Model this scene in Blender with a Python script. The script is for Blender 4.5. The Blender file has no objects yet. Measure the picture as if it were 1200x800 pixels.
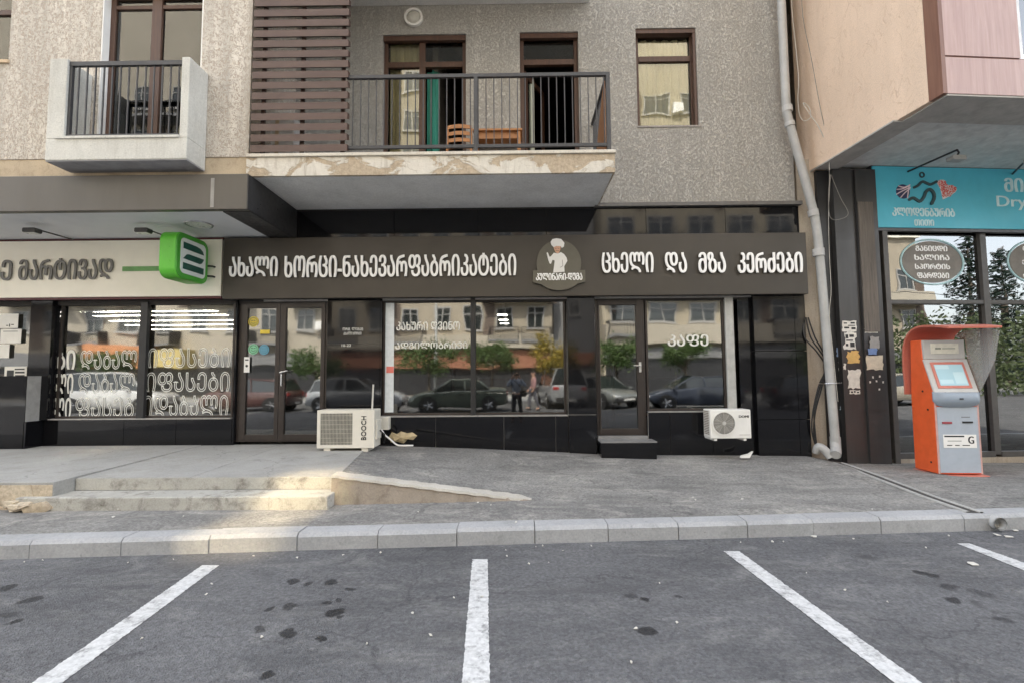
import bpy, bmesh, math, random
from mathutils import Vector, Matrix, Euler
R = math.radians
C = bpy.context.scene.collection
S = bpy.context.scene

# ------------------------------------------------------------------ camera, sky, sun, exposure
F, CX, CY, CAMH, CAMY = 570.0, 600.0, 400.0, 1.65, -8.2       # focal length in px of a 1200 px wide frame
cd = bpy.data.cameras.new('camera'); cam = bpy.data.objects.new('camera', cd); C.objects.link(cam)
cd.sensor_fit = 'HORIZONTAL'; cd.sensor_width = 36; cd.lens = F/1200*36
cd.clip_start = .05; cd.clip_end = 2000
CROT = Matrix.Rotation(R(.5), 3, 'Z') @ Matrix.Rotation(R(90+3.81), 3, 'X') @ Matrix.Rotation(-.0077, 3, 'Z')
cam.matrix_world = Matrix.Translation((0, CAMY, CAMH)) @ CROT.to_4x4()
S.camera = cam
S.cycles.use_guiding = True      # finds the sunlight thrown back by the glass across the street
S.cycles.sample_clamp_indirect = 0; S.cycles.blur_glossy = 0
SUN_EL, SUN_AZ = 50, -14         # the sun stands behind the building, a little to the left
w = bpy.data.worlds.new('World'); S.world = w; w.use_nodes = True
wn = w.node_tree.nodes; wl = w.node_tree.links
sky = wn.new('ShaderNodeTexSky'); sky.sky_type = 'NISHITA'; sky.sun_disc = False
sky.sun_elevation = R(SUN_EL); sky.sun_rotation = R(SUN_AZ); sky.dust_density = 2.0; sky.air_density = 1.0
hs = wn.new('ShaderNodeHueSaturation'); hs.inputs['Saturation'].default_value = .34      # thin white high cloud
wl.new(sky.outputs[0], hs.inputs['Color']); wl.new(hs.outputs[0], wn['Background'].inputs[0]); wn['Background'].inputs[1].default_value = .15
sl = bpy.data.lights.new('sun', 'SUN'); sl.energy = 2.4; sl.angle = R(.5); sl.color = (1, .93, .82)
so = bpy.data.objects.new('sun', sl); C.objects.link(so)
sd = Vector((math.sin(R(SUN_AZ))*math.cos(R(SUN_EL)), math.cos(R(SUN_AZ))*math.cos(R(SUN_EL)), math.sin(R(SUN_EL))))
so.rotation_euler = sd.to_track_quat('Z', 'Y').to_euler(); so.location = (0, 20, 30)
S.view_settings.view_transform = 'Standard'; S.view_settings.look = 'None'
S.view_settings.exposure = 2.8; S.view_settings.gamma = 1; S.view_settings.use_curve_mapping = False

# ------------------------------------------------------------------ photo pixel -> point on a real plane
def ray(px, py):
    return CROT @ Vector(((px-CX)/F, -(py-CY)/F, -1))
CO = Vector((0, CAMY, CAMH))
def at(px, py, Y):
    d = ray(px, py); return CO + d*((Y-CAMY)/d.y)
def atz(px, py, z):
    d = ray(px, py); return CO + d*((z-CAMH)/d.z)
def X(px, py=420, Y=0): return at(px, py, Y).x
def Z(py, px=600, Y=0): return at(px, py, Y).z

# ------------------------------------------------------------------ materials
MATS = {}
class NT:
    def __init__(s, name):
        s.m = bpy.data.materials.new(name); s.m.use_nodes = True
        s.n = s.m.node_tree.nodes; s.l = s.m.node_tree.links; s.b = s.n['Principled BSDF']
        s.co = s.n.new('ShaderNodeTexCoord').outputs['Object']
    def new(s, t, **k):
        x = s.n.new(t)
        for a, b in k.items(): setattr(x, a, b)
        return x
    def link(s, a, b): s.l.new(a, b)
    def noise(s, scale, detail=4, rough=.6, dist=0, vec=None):
        x = s.new('ShaderNodeTexNoise'); x.inputs['Scale'].default_value = scale; x.inputs['Detail'].default_value = detail
        x.inputs['Roughness'].default_value = rough; x.inputs['Distortion'].default_value = dist
        s.link(vec or s.co, x.inputs['Vector']); return x.outputs['Fac']
    def scaled(s, v):
        x = s.new('ShaderNodeMapping'); x.inputs['Scale'].default_value = v; s.link(s.co, x.inputs['Vector']); return x.outputs[0]
    def ramp(s, fac, a, b, ca=(0,0,0), cb=(1,1,1)):
        x = s.new('ShaderNodeValToRGB'); e = x.color_ramp.elements
        e[0].position = a; e[1].position = b; e[0].color = (*ca, 1); e[1].color = (*cb, 1)
        s.link(fac, x.inputs[0]); return x.outputs[0]
    def math(s, op, a, b=0, clamp=False):
        x = s.new('ShaderNodeMath', operation=op, use_clamp=clamp)
        for i, v in enumerate((a, b)):
            if isinstance(v, (int, float)): x.inputs[i].default_value = v
            else: s.link(v, x.inputs[i])
        return x.outputs[0]
    def mix(s, fac, a, b, mode='MIX'):
        x = s.new('ShaderNodeMix', data_type='RGBA', blend_type=mode)
        for i, v in ((0, fac), (6, a), (7, b)):
            if isinstance(v, (int, float)): x.inputs[i].default_value = v
            elif isinstance(v, tuple): x.inputs[i].default_value = (*v, 1)
            else: s.link(v, x.inputs[i])
        return x.outputs[2]
    def bump(s, h, strength=.3, dist=.01, prev=None):
        x = s.new('ShaderNodeBump'); x.inputs['Strength'].default_value = strength; x.inputs['Distance'].default_value = dist
        s.link(h, x.inputs['Height'])
        if prev: s.link(prev, x.inputs['Normal'])
        s.link(x.outputs[0], s.b.inputs['Normal']); return x.outputs[0]
    def set(s, **k):
        for a, v in k.items():
            i = s.b.inputs[a.replace('_', ' ')]
            if isinstance(v, (int, float)): i.default_value = v
            elif isinstance(v, tuple): i.default_value = (*v, 1)
            else: s.link(v, i)
def M(name, col, rough=.6, metal=0, var=.18, scale=6, bump=0, bscale=60, spec=.5, stretch=None):
    """plain painted / plastic / metal surface with uneven tone, wear and a fine bump"""
    if name in MATS: return MATS[name]
    t = NT(name); v = t.scaled(stretch) if stretch else None
    n = t.noise(scale, 5, .65, .3, v)
    lo = tuple(c*(1-var) for c in col); hi = tuple(min(1, c*(1+var)) for c in col)
    t.set(Base_Color=t.ramp(n, .3, .7, lo, hi), Metallic=metal, Specular_IOR_Level=spec)
    r = t.ramp(t.noise(scale*2.3, 4), .3, .7, (max(.02, rough-.08),)*3, (min(1, rough+.1),)*3); t.set(Roughness=r)
    if bump: t.bump(t.noise(bscale, 4), bump, .004)
    MATS[name] = t.m; return t.m
def stucco(name, base, groove, scale, width, strength, runs=.74):
    t = NT(name)
    n = t.noise(scale, 2.5, .55, .9, t.scaled((1, 1, .55)))
    d = t.math('ABSOLUTE', t.math('SUBTRACT', n, .5))
    mask = t.ramp(d, width*.35, width, (1,)*3, (0,)*3)
    gate = t.ramp(t.noise(scale*.6, 2), .36, .5)
    mask = t.mix(1.0, mask, gate, 'MULTIPLY')
    big = t.ramp(t.noise(.7, 4), .3, .75, tuple(c*.86 for c in base), base)
    streak = t.ramp(t.noise(2.2, 4, .6, 0, t.scaled((2.5, 2.5, .18))), .36, .62, (runs,)*3, (1,)*3)
    fine = t.ramp(t.noise(90, 3), .3, .7, (.86,)*3, (1.08,)*3)
    c = t.mix(1.0, t.mix(1.0, big, streak, 'MULTIPLY'), fine, 'MULTIPLY')
    t.set(Base_Color=t.mix(mask, c, groove), Roughness=.92)
    h = t.math('SUBTRACT', t.noise(70, 3), t.math('MULTIPLY', mask, 1.4))
    t.bump(h, strength, .012)
    MATS[name] = t.m; return t.m
def granite(name='granite'):
    t = NT(name)
    v = t.new('ShaderNodeTexVoronoi'); v.inputs['Scale'].default_value = 260; t.link(t.co, v.inputs['Vector'])
    sp = t.ramp(v.outputs['Distance'], .1, .5, (.014, .014, .016), (.005, .005, .006))
    dust = t.ramp(t.noise(1.6, 6, .7), .45, .8, (0,)*3, (.22,)*3)
    t.set(Base_Color=t.mix(dust, sp, (.016, .016, .016)), Specular_IOR_Level=.38)
    t.set(Roughness=t.ramp(t.noise(3, 6, .7), .35, .75, (.02,)*3, (.10,)*3))
    t.bump(t.noise(1.3, 2), .05, .01)
    MATS[name] = t.m; return t.m
def asphalt(name, lo, hi, dusty, stains=()):
    t = NT(name)
    ag = t.new('ShaderNodeTexVoronoi'); ag.inputs['Scale'].default_value = 95; t.link(t.co, ag.inputs['Vector'])
    big = t.noise(.55, 6, .65, .6)
    c = t.ramp(big, .32, .68, lo, hi)
    grain = t.ramp(t.noise(34, 6, .85), .3, .72, (.50,)*3, (1.5,)*3)
    c = t.mix(.85, c, grain, 'MULTIPLY')
    wear = t.ramp(t.noise(1.7, 9, .78, 1.2, t.scaled((.6, 1.3, 1))), .50, .72, (0,)*3, (.75,)*3)
    c = t.mix(wear, c, dusty)
    speck = t.ramp(ag.outputs['Color'], .93, .97)
    c = t.mix(t.math('MULTIPLY', speck, .45), c, (.25, .24, .23))
    tar = t.ramp(t.noise(5.5, 5, .7, .5), .27, .36, (.75,)*3, (0,)*3)
    c = t.mix(tar, c, tuple(x*.6 for x in lo))
    agg = t.new('ShaderNodeTexVoronoi'); agg.inputs['Scale'].default_value = 46; t.link(t.co, agg.inputs['Vector'])
    c = t.mix(.55, c, t.ramp(agg.outputs['Color'], .1, .9, (.68,)*3, (1.34,)*3), 'MULTIPLY')
    smear = t.ramp(t.noise(2.6, 6, .7, .3, t.scaled((.28, 1.2, 1))), .5, .66, (0,)*3, (.42,)*3); c = t.mix(smear, c, tuple(x*.62 for x in lo))
    ve = t.new('ShaderNodeTexVoronoi', feature='DISTANCE_TO_EDGE'); ve.inputs['Scale'].default_value = .33; vw = t.new('ShaderNodeVectorMath', operation='MULTIPLY_ADD')
    vn = t.new('ShaderNodeTexNoise'); vn.inputs['Scale'].default_value = 2.2; vn.inputs['Detail'].default_value = 6; t.link(t.co, vn.inputs['Vector']); t.link(vn.outputs['Color'], vw.inputs[0]); vw.inputs[1].default_value = (.9, .9, .9); t.link(t.co, vw.inputs[2]); t.link(vw.outputs[0], ve.inputs['Vector'])
    c = t.mix(t.ramp(ve.outputs['Distance'], .0015, .005, (.45,)*3, (0,)*3), c, tuple(x*.35 for x in lo))
    wet = None
    if stains:
        nv = t.new('ShaderNodeTexNoise'); nv.inputs['Scale'].default_value = 7; nv.inputs['Detail'].default_value = 3; t.link(t.co, nv.inputs['Vector'])
        off = t.new('ShaderNodeVectorMath', operation='MULTIPLY_ADD'); t.link(nv.outputs['Color'], off.inputs[0])
        off.inputs[1].default_value = (.16, .16, 0); t.link(t.co, off.inputs[2])
        for (sx, sy, r, k) in stains:
            d = t.new('ShaderNodeVectorMath', operation='DISTANCE'); t.link(off.outputs[0], d.inputs[0]); d.inputs[1].default_value = (sx+.08, sy+.08, 0)
            s1 = t.math('MULTIPLY', t.math('SUBTRACT', 1.15, t.math('DIVIDE', d.outputs['Value'], r)), 4*k, True)
            s1 = t.math('MULTIPLY', s1, k)
            wet = s1 if wet is None else t.math('MAXIMUM', wet, s1)
        c = t.mix(wet, c, (.012, .012, .013))
    t.set(Base_Color=c, Roughness=.88 if wet is None else t.ramp(wet, 0, 1, (.88,)*3, (.5,)*3), Specular_IOR_Level=.35)
    h = t.math('ADD', t.math('MULTIPLY', ag.outputs['Distance'], 1.0), t.noise(40, 4, .7))
    p = t.bump(h, .8, .012); t.bump(t.noise(1.4, 3), .25, .05, p)
    MATS[name] = t.m; return t.m
def concrete(name, base, stain, amount=.5, rough=.85, vert=False, scale=1.0, crack=0.0):
    t = NT(name)
    c = t.ramp(t.noise(1.3*scale, 6, .65), .3, .72, tuple(x*.82 for x in base), tuple(x*1.08 for x in base))
    v = t.scaled((3, 3, .35)) if vert else None
    st = t.ramp(t.noise(3.4*scale, 7, .75, .4, v), .5, .74, (0,)*3, (amount,)*3)
    c = t.mix(st, c, stain)
    c = t.mix(.8, c, t.ramp(t.noise(45*scale, 4, .7), .3, .7, (.82,)*3, (1.14,)*3), 'MULTIPLY')
    ve = t.new('ShaderNodeTexVoronoi', feature='DISTANCE_TO_EDGE'); ve.inputs['Scale'].default_value = .55; vw = t.new('ShaderNodeVectorMath', operation='MULTIPLY_ADD')
    vn = t.new('ShaderNodeTexNoise'); vn.inputs['Scale'].default_value = 3; vn.inputs['Detail'].default_value = 5; t.link(t.co, vn.inputs['Vector']); t.link(vn.outputs['Color'], vw.inputs[0]); vw.inputs[1].default_value = (.55, .55, .55); t.link(t.co, vw.inputs[2]); t.link(vw.outputs[0], ve.inputs['Vector'])
    c = t.mix(t.ramp(ve.outputs['Distance'], .002, .007, (crack,)*3, (0,)*3), c, tuple(x*.3 for x in base))
    pits = t.ramp(t.noise(26*scale, 3, .6), .27, .34, (.55,)*3, (0,)*3); c = t.mix(pits, c, tuple(x*.45 for x in base))
    t.set(Base_Color=c, Roughness=rough); p = t.bump(t.noise(38*scale, 5, .7), .35, .006); t.bump(t.noise(4, 3), .15, .03, p)
    MATS[name] = t.m; return t.m
def stone(name, a, b, crack, scale):
    t = NT(name)
    v = t.new('ShaderNodeTexVoronoi', feature='F1'); v.inputs['Scale'].default_value = scale; t.link(t.scaled((1, 1, 1.2)), v.inputs['Vector'])
    e = t.new('ShaderNodeTexVoronoi', feature='DISTANCE_TO_EDGE'); e.inputs['Scale'].default_value = scale; t.link(t.scaled((1, 1, 1.2)), e.inputs['Vector'])
    tone = t.ramp(v.outputs['Color'], .2, .8, a, b)
    c = t.mix(.8, tone, t.ramp(t.noise(22, 6, .75), .3, .7, (.55,)*3, (1.25,)*3), 'MULTIPLY')
    c = t.mix(t.ramp(t.noise(5, 7, .75), .5, .68, (0,)*3, (.7,)*3), c, crack)
    c = t.mix(t.ramp(e.outputs['Distance'], .004, .016, (.6,)*3, (0,)*3), c, crack)
    t.set(Base_Color=c, Roughness=.9)
    h = t.math('ADD', t.noise(30, 5, .7), t.math('MULTIPLY', t.math('MINIMUM', e.outputs['Distance'], .06), 14))
    t.bump(h, .7, .02); MATS[name] = t.m; return t.m
def wood(name, col, dark, axis='x', scale=1.0, rough=.5):
    t = NT(name); st = {'x': (.5, 9, 9), 'z': (9, 9, .5), 'y': (9, .5, 9)}[axis]
    g = t.noise(3*scale, 6, .7, .6, t.scaled(st))
    t.set(Base_Color=t.ramp(g, .3, .72, dark, col), Roughness=rough); t.bump(g, .12, .004)
    MATS[name] = t.m; return t.m
def glass(name, tint=(.3, .3, .28), refl=.12, rough=0.0):
    """thin window glass: mirror reflection over a tinted clear body, gently uneven"""
    t = NT(name); t.n.remove(t.b); out = t.n['Material Output']
    fr = t.new('ShaderNodeFresnel'); fr.inputs['IOR'].default_value = 1.5
    fac = t.math('ADD', t.math('MULTIPLY', fr.outputs[0], 1.0), refl, True)
    tr = t.new('ShaderNodeBsdfTransparent'); tr.inputs[0].default_value = (*tint, 1)
    gl = t.new('ShaderNodeBsdfGlossy'); gl.inputs[0].default_value = (.95, .96, .95, 1); gl.inputs['Roughness'].default_value = rough
    b = t.new('ShaderNodeBump'); b.inputs['Strength'].default_value = .05; b.inputs['Distance'].default_value = .05
    t.link(t.noise(1.4, 1), b.inputs['Height']); t.link(b.outputs[0], gl.inputs['Normal'])
    mx = t.new('ShaderNodeMixShader'); t.link(fac, mx.inputs[0]); t.link(tr.outputs[0], mx.inputs[1]); t.link(gl.outputs[0], mx.inputs[2])
    t.link(mx.outputs[0], out.inputs[0]); MATS[name] = t.m; return t.m
def emit(name, col, s):
    t = NT(name); t.set(Base_Color=col, Emission_Color=col, Emission_Strength=s, Roughness=.5); MATS[name] = t.m; return t.m
def leafmat(name, a, b):
    t = NT(name)
    c = t.ramp(t.noise(2.4, 4), .35, .68, a, b); t.set(Base_Color=c, Roughness=.6)
    tl = t.new('ShaderNodeBsdfTranslucent'); t.link(c, tl.inputs[0]); mx = t.new('ShaderNodeMixShader'); mx.inputs[0].default_value = .3
    t.link(t.b.outputs[0], mx.inputs[1]); t.link(tl.outputs[0], mx.inputs[2]); t.link(mx.outputs[0], t.n['Material Output'].inputs[0])
    MATS[name] = t.m; return t.m

cream = stucco('cream_stucco', (.70, .65, .57), (.42, .36, .30), 26, .075, .6)
grey = stucco('grey_stucco', (.58, .56, .515), (.38, .36, .33), 38, .085, .9, .85)
peach = stucco('peach_render', (.82, .635, .485), (.69, .52, .39), 5, .012, .45, .95)
gran = granite()
grout = M('grout', (.30, .29, .275), .9)
signbrown = M('sign_brown', (.042, .035, .027), .42, var=.1, scale=1.2)
fascia = M('canopy_metal', (.085, .076, .064), .4, var=.14, scale=1.5, stretch=(1, 1, .2))
charcoal = M('charcoal_metal', (.03, .029, .030), .35)
offwhite = M('off_white_panel', (.80, .765, .66), .45, var=.05, scale=1.5)
soffw = M('white_soffit', (.66, .67, .69), .6, var=.08, scale=1.0)
concw = concrete('painted_concrete', (.58, .575, .53), (.30, .28, .24), .4, vert=True)
concs = concrete('grey_soffit', (.76, .765, .76), (.5, .5, .48), .4)
concp = concrete('landing_concrete', (.345, .34, .32), (.22, .205, .18), .55, crack=.4)
concst = concrete('step_concrete', (.42, .41, .37), (.085, .072, .055), .95, scale=1.3)
conck = concrete('kerb_concrete', (.365, .37, .375), (.2, .215, .205), .6)
concy = concrete('rough_mortar', (.30, .255, .205), (.13, .10, .075), .85, scale=1.6)
concb = concrete('strip_concrete', (.42, .36, .285), (.22, .185, .14), .6, vert=True)
band_m = concrete('band_mortar', (.50, .41, .29), (.22, .16, .11), .75, scale=1.5)
rough_stone = stone('rough_stone', (.46, .37, .26), (.58, .50, .38), (.30, .22, .15), 3.1)
def peeling(name, pale, under, crackc):
    t = NT(name)
    c = t.ramp(t.noise(3, 6, .7), .3, .7, tuple(x*.85 for x in pale), pale)
    pm = t.ramp(t.noise(1.5, 7, .62, .8, t.scaled((1, 1, 1.6))), .50, .53)
    u = t.ramp(t.noise(18, 6, .75), .3, .7, tuple(x*.65 for x in under), tuple(min(1, x*1.15) for x in under))
    c = t.mix(pm, c, u)
    drip = t.ramp(t.noise(5, 6, .7, .2, t.scaled((3, 3, .5))), .52, .7, (0,)*3, (.4,)*3); c = t.mix(drip, c, crackc)
    e = t.new('ShaderNodeTexVoronoi', feature='DISTANCE_TO_EDGE'); e.inputs['Scale'].default_value = 1.4
    w_ = t.new('ShaderNodeVectorMath', operation='MULTIPLY_ADD'); nv = t.new('ShaderNodeTexNoise'); nv.inputs['Scale'].default_value = 4; t.link(t.co, nv.inputs['Vector']); t.link(nv.outputs['Color'], w_.inputs[0]); w_.inputs[1].default_value = (.4, .4, .4); t.link(t.co, w_.inputs[2]); t.link(w_.outputs[0], e.inputs['Vector'])
    c = t.mix(t.ramp(e.outputs['Distance'], .002, .006, (.35,)*3, (0,)*3), c, crackc)
    t.set(Base_Color=c, Roughness=.9); h = t.math('ADD', t.math('MULTIPLY', pm, -.8), t.noise(26, 5, .7)); t.bump(h, .6, .02)
    MATS[name] = t.m; return t.m
crazy = stone('crazy_paving', (.64, .57, .46), (.56, .46, .34), (.34, .25, .17), 1.3)
slatm = M('slat_brown', (.085, .051, .040), .5, var=.15, scale=2, stretch=(.4, 3, 3))
framew = wood('brown_frame', (.10, .050, .031), (.055, .027, .018), 'z')
shopf = M('shop_frame', (.026, .019, .016), .4, var=.25)
railm = M('railing_grey', (.042, .043, .047), .45)
whitep = M('white_paint', (.78, .77, .74), .4, var=.04)
letterw = M('letter_white', (.86, .86, .85), .35, var=.02)
pipe_m = M('pipe_grey', (.40, .40, .39), .45, var=.15, scale=3)
acm = M('ac_cream', (.66, .63, .55), .45, var=.07, scale=3)
acg = M('ac_grille', (.33, .31, .275), .5)
black = M('black_plastic', (.015, .015, .016), .5)
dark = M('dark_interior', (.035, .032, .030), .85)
rubber = M('tyre_rubber', (.02, .02, .02), .8)
steel = M('brushed_steel', (.55, .55, .56), .3, 1.0)
shopglass = glass('shop_glass', (.40, .40, .38), .115, .028)
homeglass = glass('home_glass', (.80, .80, .76), .04)
rightglass = glass('blue_shop_glass', (.22, .25, .26), .14, .012)
MATS_lamp = emit('lit_panel', (1, .96, .88), 14.0)

# ------------------------------------------------------------------ mesh helpers
ORG = {}
class MB:
    def __init__(s): s.v = []; s.f = []
    def add(s, vs, fs):
        o = len(s.v); s.v += [Vector(v) for v in vs]; s.f += [tuple(i+o for i in f) for f in fs]; return s
    def box(s, x0, y0, z0, x1, y1, z1):
        x0, x1 = sorted((x0, x1)); y0, y1 = sorted((y0, y1)); z0, z1 = sorted((z0, z1))
        return s.add([(x0,y0,z0),(x1,y0,z0),(x1,y1,z0),(x0,y1,z0),(x0,y0,z1),(x1,y0,z1),(x1,y1,z1),(x0,y1,z1)],
              [(0,3,2,1),(4,5,6,7),(0,1,5,4),(1,2,6,5),(2,3,7,6),(3,0,4,7)])
    def prism(s, poly, d0, d1, axis='y'):
        """poly in the two other axes (xz for y, yz for x, xy for z), pushed from d0 to d1"""
        mk = {'y': lambda a, b, d: (a, d, b), 'x': lambda a, b, d: (d, a, b), 'z': lambda a, b, d: (a, b, d)}[axis]
        n = len(poly); vs = [mk(a, b, d0) for a, b in poly] + [mk(a, b, d1) for a, b in poly]
        return s.add(vs, [tuple(range(n))[::-1], tuple(range(n, 2*n))] + [(i, (i+1) % n, n+(i+1) % n, n+i) for i in range(n)])
    def tube(s, pts, r, n=10, cap=True):
        pts = [Vector(p) for p in pts]; rs = r if isinstance(r, (list, tuple)) else [r]*len(pts)
        o = len(s.v); prev = None
        for i, p in enumerate(pts):
            t = (pts[min(i+1, len(pts)-1)] - pts[max(i-1, 0)]).normalized()
            if prev is None: a = t.orthogonal().normalized()
            else: a = (prev - t*prev.dot(t)); a = a.normalized() if a.length > 1e-5 else t.orthogonal().normalized()
            prev = a; b = t.cross(a)
            s.v += [p + (a*math.cos(2*math.pi*k/n) + b*math.sin(2*math.pi*k/n))*rs[i] for k in range(n)]
        for i in range(len(pts)-1):
            for k in range(n): s.f.append((o+i*n+k, o+i*n+(k+1) % n, o+(i+1)*n+(k+1) % n, o+(i+1)*n+k))
        if cap: s.f.append(tuple(o+k for k in range(n))[::-1]); s.f.append(tuple(o+(len(pts)-1)*n+k for k in range(n)))
        return s
    def disc(s, c, r, d, axis='y', n=28, ry=None):
        ry = ry or r; ps = [(math.cos(2*math.pi*k/n)*r, math.sin(2*math.pi*k/n)*ry) for k in range(n)]
        if axis == 'y': return s.prism([(c[0]+a, c[2]+b) for a, b in ps], c[1], c[1]+d, 'y')
        if axis == 'z': return s.prism([(c[0]+a, c[1]+b) for a, b in ps], c[2], c[2]+d, 'z')
        return s.prism([(c[1]+a, c[2]+b) for a, b in ps], c[0], c[0]+d, 'x')
    def ring(s, c, r0, r1, d, n=28):
        o = len(s.v)
        for k in range(n):
            a = 2*math.pi*k/n; cs, sn = math.cos(a), math.sin(a)
            s.v += [Vector((c[0]+cs*r0, c[1], c[2]+sn*r0)), Vector((c[0]+cs*r1, c[1], c[2]+sn*r1)),
                    Vector((c[0]+cs*r0, c[1]+d, c[2]+sn*r0)), Vector((c[0]+cs*r1, c[1]+d, c[2]+sn*r1))]
        for k in range(n):
            a = o+4*k; b = o+4*((k+1) % n)
            s.f += [(a, a+1, b+1, b), (a+1, a+3, b+3, b+1), (a+3, a+2, b+2, b+3), (a+2, a, b, b+2)]
        return s
    def rbox(s, c, size, r, axis='y', n=6):
        """box with rounded corners seen along axis"""
        w, d, h = size; ps = []
        for (sx, sz, a0) in ((1, 1, 0), (-1, 1, 90), (-1, -1, 180), (1, -1, 270)):
            for k in range(n+1):
                a = R(a0+90*k/n); ps.append((sx*(w/2-r)+math.cos(a)*r, sz*(h/2-r)+math.sin(a)*r))
        if axis == 'y': return s.prism([(c[0]+a, c[2]+b) for a, b in ps], c[1]-d/2, c[1]+d/2, 'y')
        return s.prism([(c[1]+a, c[2]+b) for a, b in ps], c[0]-d/2, c[0]+d/2, 'x')
    def mesh(s, name, mat, org=(0, 0, 0), smooth=False):
        me = bpy.data.meshes.new(name); o = Vector(org)
        me.from_pydata([tuple(v-o) for v in s.v], [], s.f); me.update()
        bm = bmesh.new(); bm.from_mesh(me); bmesh.ops.recalc_face_normals(bm, faces=bm.faces); bm.to_mesh(me); bm.free()
        me.materials.append(mat)
        if smooth: me.polygons.foreach_set('use_smooth', [True]*len(me.polygons))
        return me
    def build(s, name, mat, parent=None, bevel=0, smooth=False, label=None, origin=None):
        org = ORG.get(parent.name, Vector()) if parent else Vector(origin or (0, 0, 0))
        ob = bpy.data.objects.new(name, s.mesh(name, mat, org, smooth)); C.objects.link(ob)
        if parent: ob.parent = parent
        else: ob.location = org
        ORG[ob.name] = org
        if bevel:
            b = ob.modifiers.new('bevel', 'BEVEL'); b.width = bevel; b.segments = 2; b.limit_method = 'ANGLE'; b.angle_limit = R(40)
        if smooth:
            try: ob.data.set_sharp_from_angle(angle=R(40))
            except Exception: pass
        if label: ob['label'] = label
        return ob
def tag(o, label=None, cat=None, group=None, kind=None):
    if label: o['label'] = label
    if cat: o['category'] = cat
    if group: o['group'] = group
    if kind: o['kind'] = kind
    return o
def empty(name, loc, label, cat, group=None, rz=0):
    o = bpy.data.objects.new(name, None); C.objects.link(o); o.location = loc; o.rotation_euler.z = rz
    o.empty_display_size = .2; ORG[o.name] = Vector(loc) if not rz else Vector((0, 0, 0))
    return tag(o, label, cat, group)
def local_empty(name, loc, label, cat, group=None, rz=0):
    """parts of this one are written in its own coordinates"""
    o = empty(name, loc, label, cat, group, rz); ORG[o.name] = Vector((0, 0, 0)); return o
def copy_tree(o, parent=None):
    c = o.copy(); C.objects.link(c); ORG[c.name] = ORG.get(o.name, Vector())
    if parent: c.parent = parent
    for ch in list(o.children): copy_tree(ch, c)
    return c
def struct(mb, name, mat, **k): return tag(mb.build(name, mat, **k), kind='structure')

def cap(t):  # Georgian capital (mtavruli) letters, all of one height
    return ''.join(chr(ord(c)-0x10D0+0x1C90) if 0x10D0 <= ord(c) <= 0x10FF else c for c in t)
def text_mb(txt, x0, z0, x1, z1, y, depth=.01, widen=0, rot=False, to=None):
    """letters stretched into the rectangle, standing proud of plane y towards -y"""
    cu = bpy.data.curves.new('letters', 'FONT'); cu.body = txt; cu.size = 1; cu.extrude = .5; cu.resolution_u = 4
    ob = bpy.data.objects.new('letters', cu); C.objects.link(ob)
    me = bpy.data.meshes.new_from_object(ob.evaluated_get(bpy.context.evaluated_depsgraph_get()))
    vs = [v.co.copy() for v in me.vertices]; fs = [tuple(p.vertices) for p in me.polygons]
    bpy.data.objects.remove(ob); bpy.data.curves.remove(cu); bpy.data.meshes.remove(me)
    if rot: vs = [Vector((-v.y, v.x, v.z)) for v in vs]
    ax, bx = min(v.x for v in vs), max(v.x for v in vs); ay, by = min(v.y for v in vs), max(v.y for v in vs)
    mb = to or MB()
    sh = [(0, 0)] if not widen else [(-widen, 0), (0, .0006), (widen, .0012)]
    for dx, dd in sh:
        mb.add([(x0+widen+(v.x-ax)/(bx-ax)*(x1-x0-2*widen)+dx, y-(v.z+.5)*(depth+dd), z0+(v.y-ay)/(by-ay)*(z1-z0)) for v in vs], fs)
    return mb
def strokes(mb, pts, r, y, d, n=6):
    """flat stroke of half width r along points in xz, standing on plane y"""
    for (a, b) in zip(pts, pts[1:]):
        a = Vector(a); b = Vector(b); t = (b-a).normalized(); nn = Vector((-t.y, t.x))*r
        mb.prism([tuple(a+nn), tuple(a-nn), tuple(b-nn), tuple(b+nn)], y, y-d)
        d += .0003
    for p in pts:
        d += .0003; mb.disc((p[0], y, p[1]), r, -d, n=10)
    return mb
def smooth_pts(pts, n=6):
    P = [Vector(p) for p in pts]; out = []
    for i in range(len(P)-1):
        p0, p1, p2, p3 = P[max(i-1, 0)], P[i], P[i+1], P[min(i+2, len(P)-1)]
        for k in range(n):
            t = k/n
            out.append(.5*((2*p1)+(p2-p0)*t+(2*p0-5*p1+4*p2-p3)*t*t+(3*p1-p0-3*p2+p3)*t**3))
    return out+[P[-1]]
rnd = random.Random(7)

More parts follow.
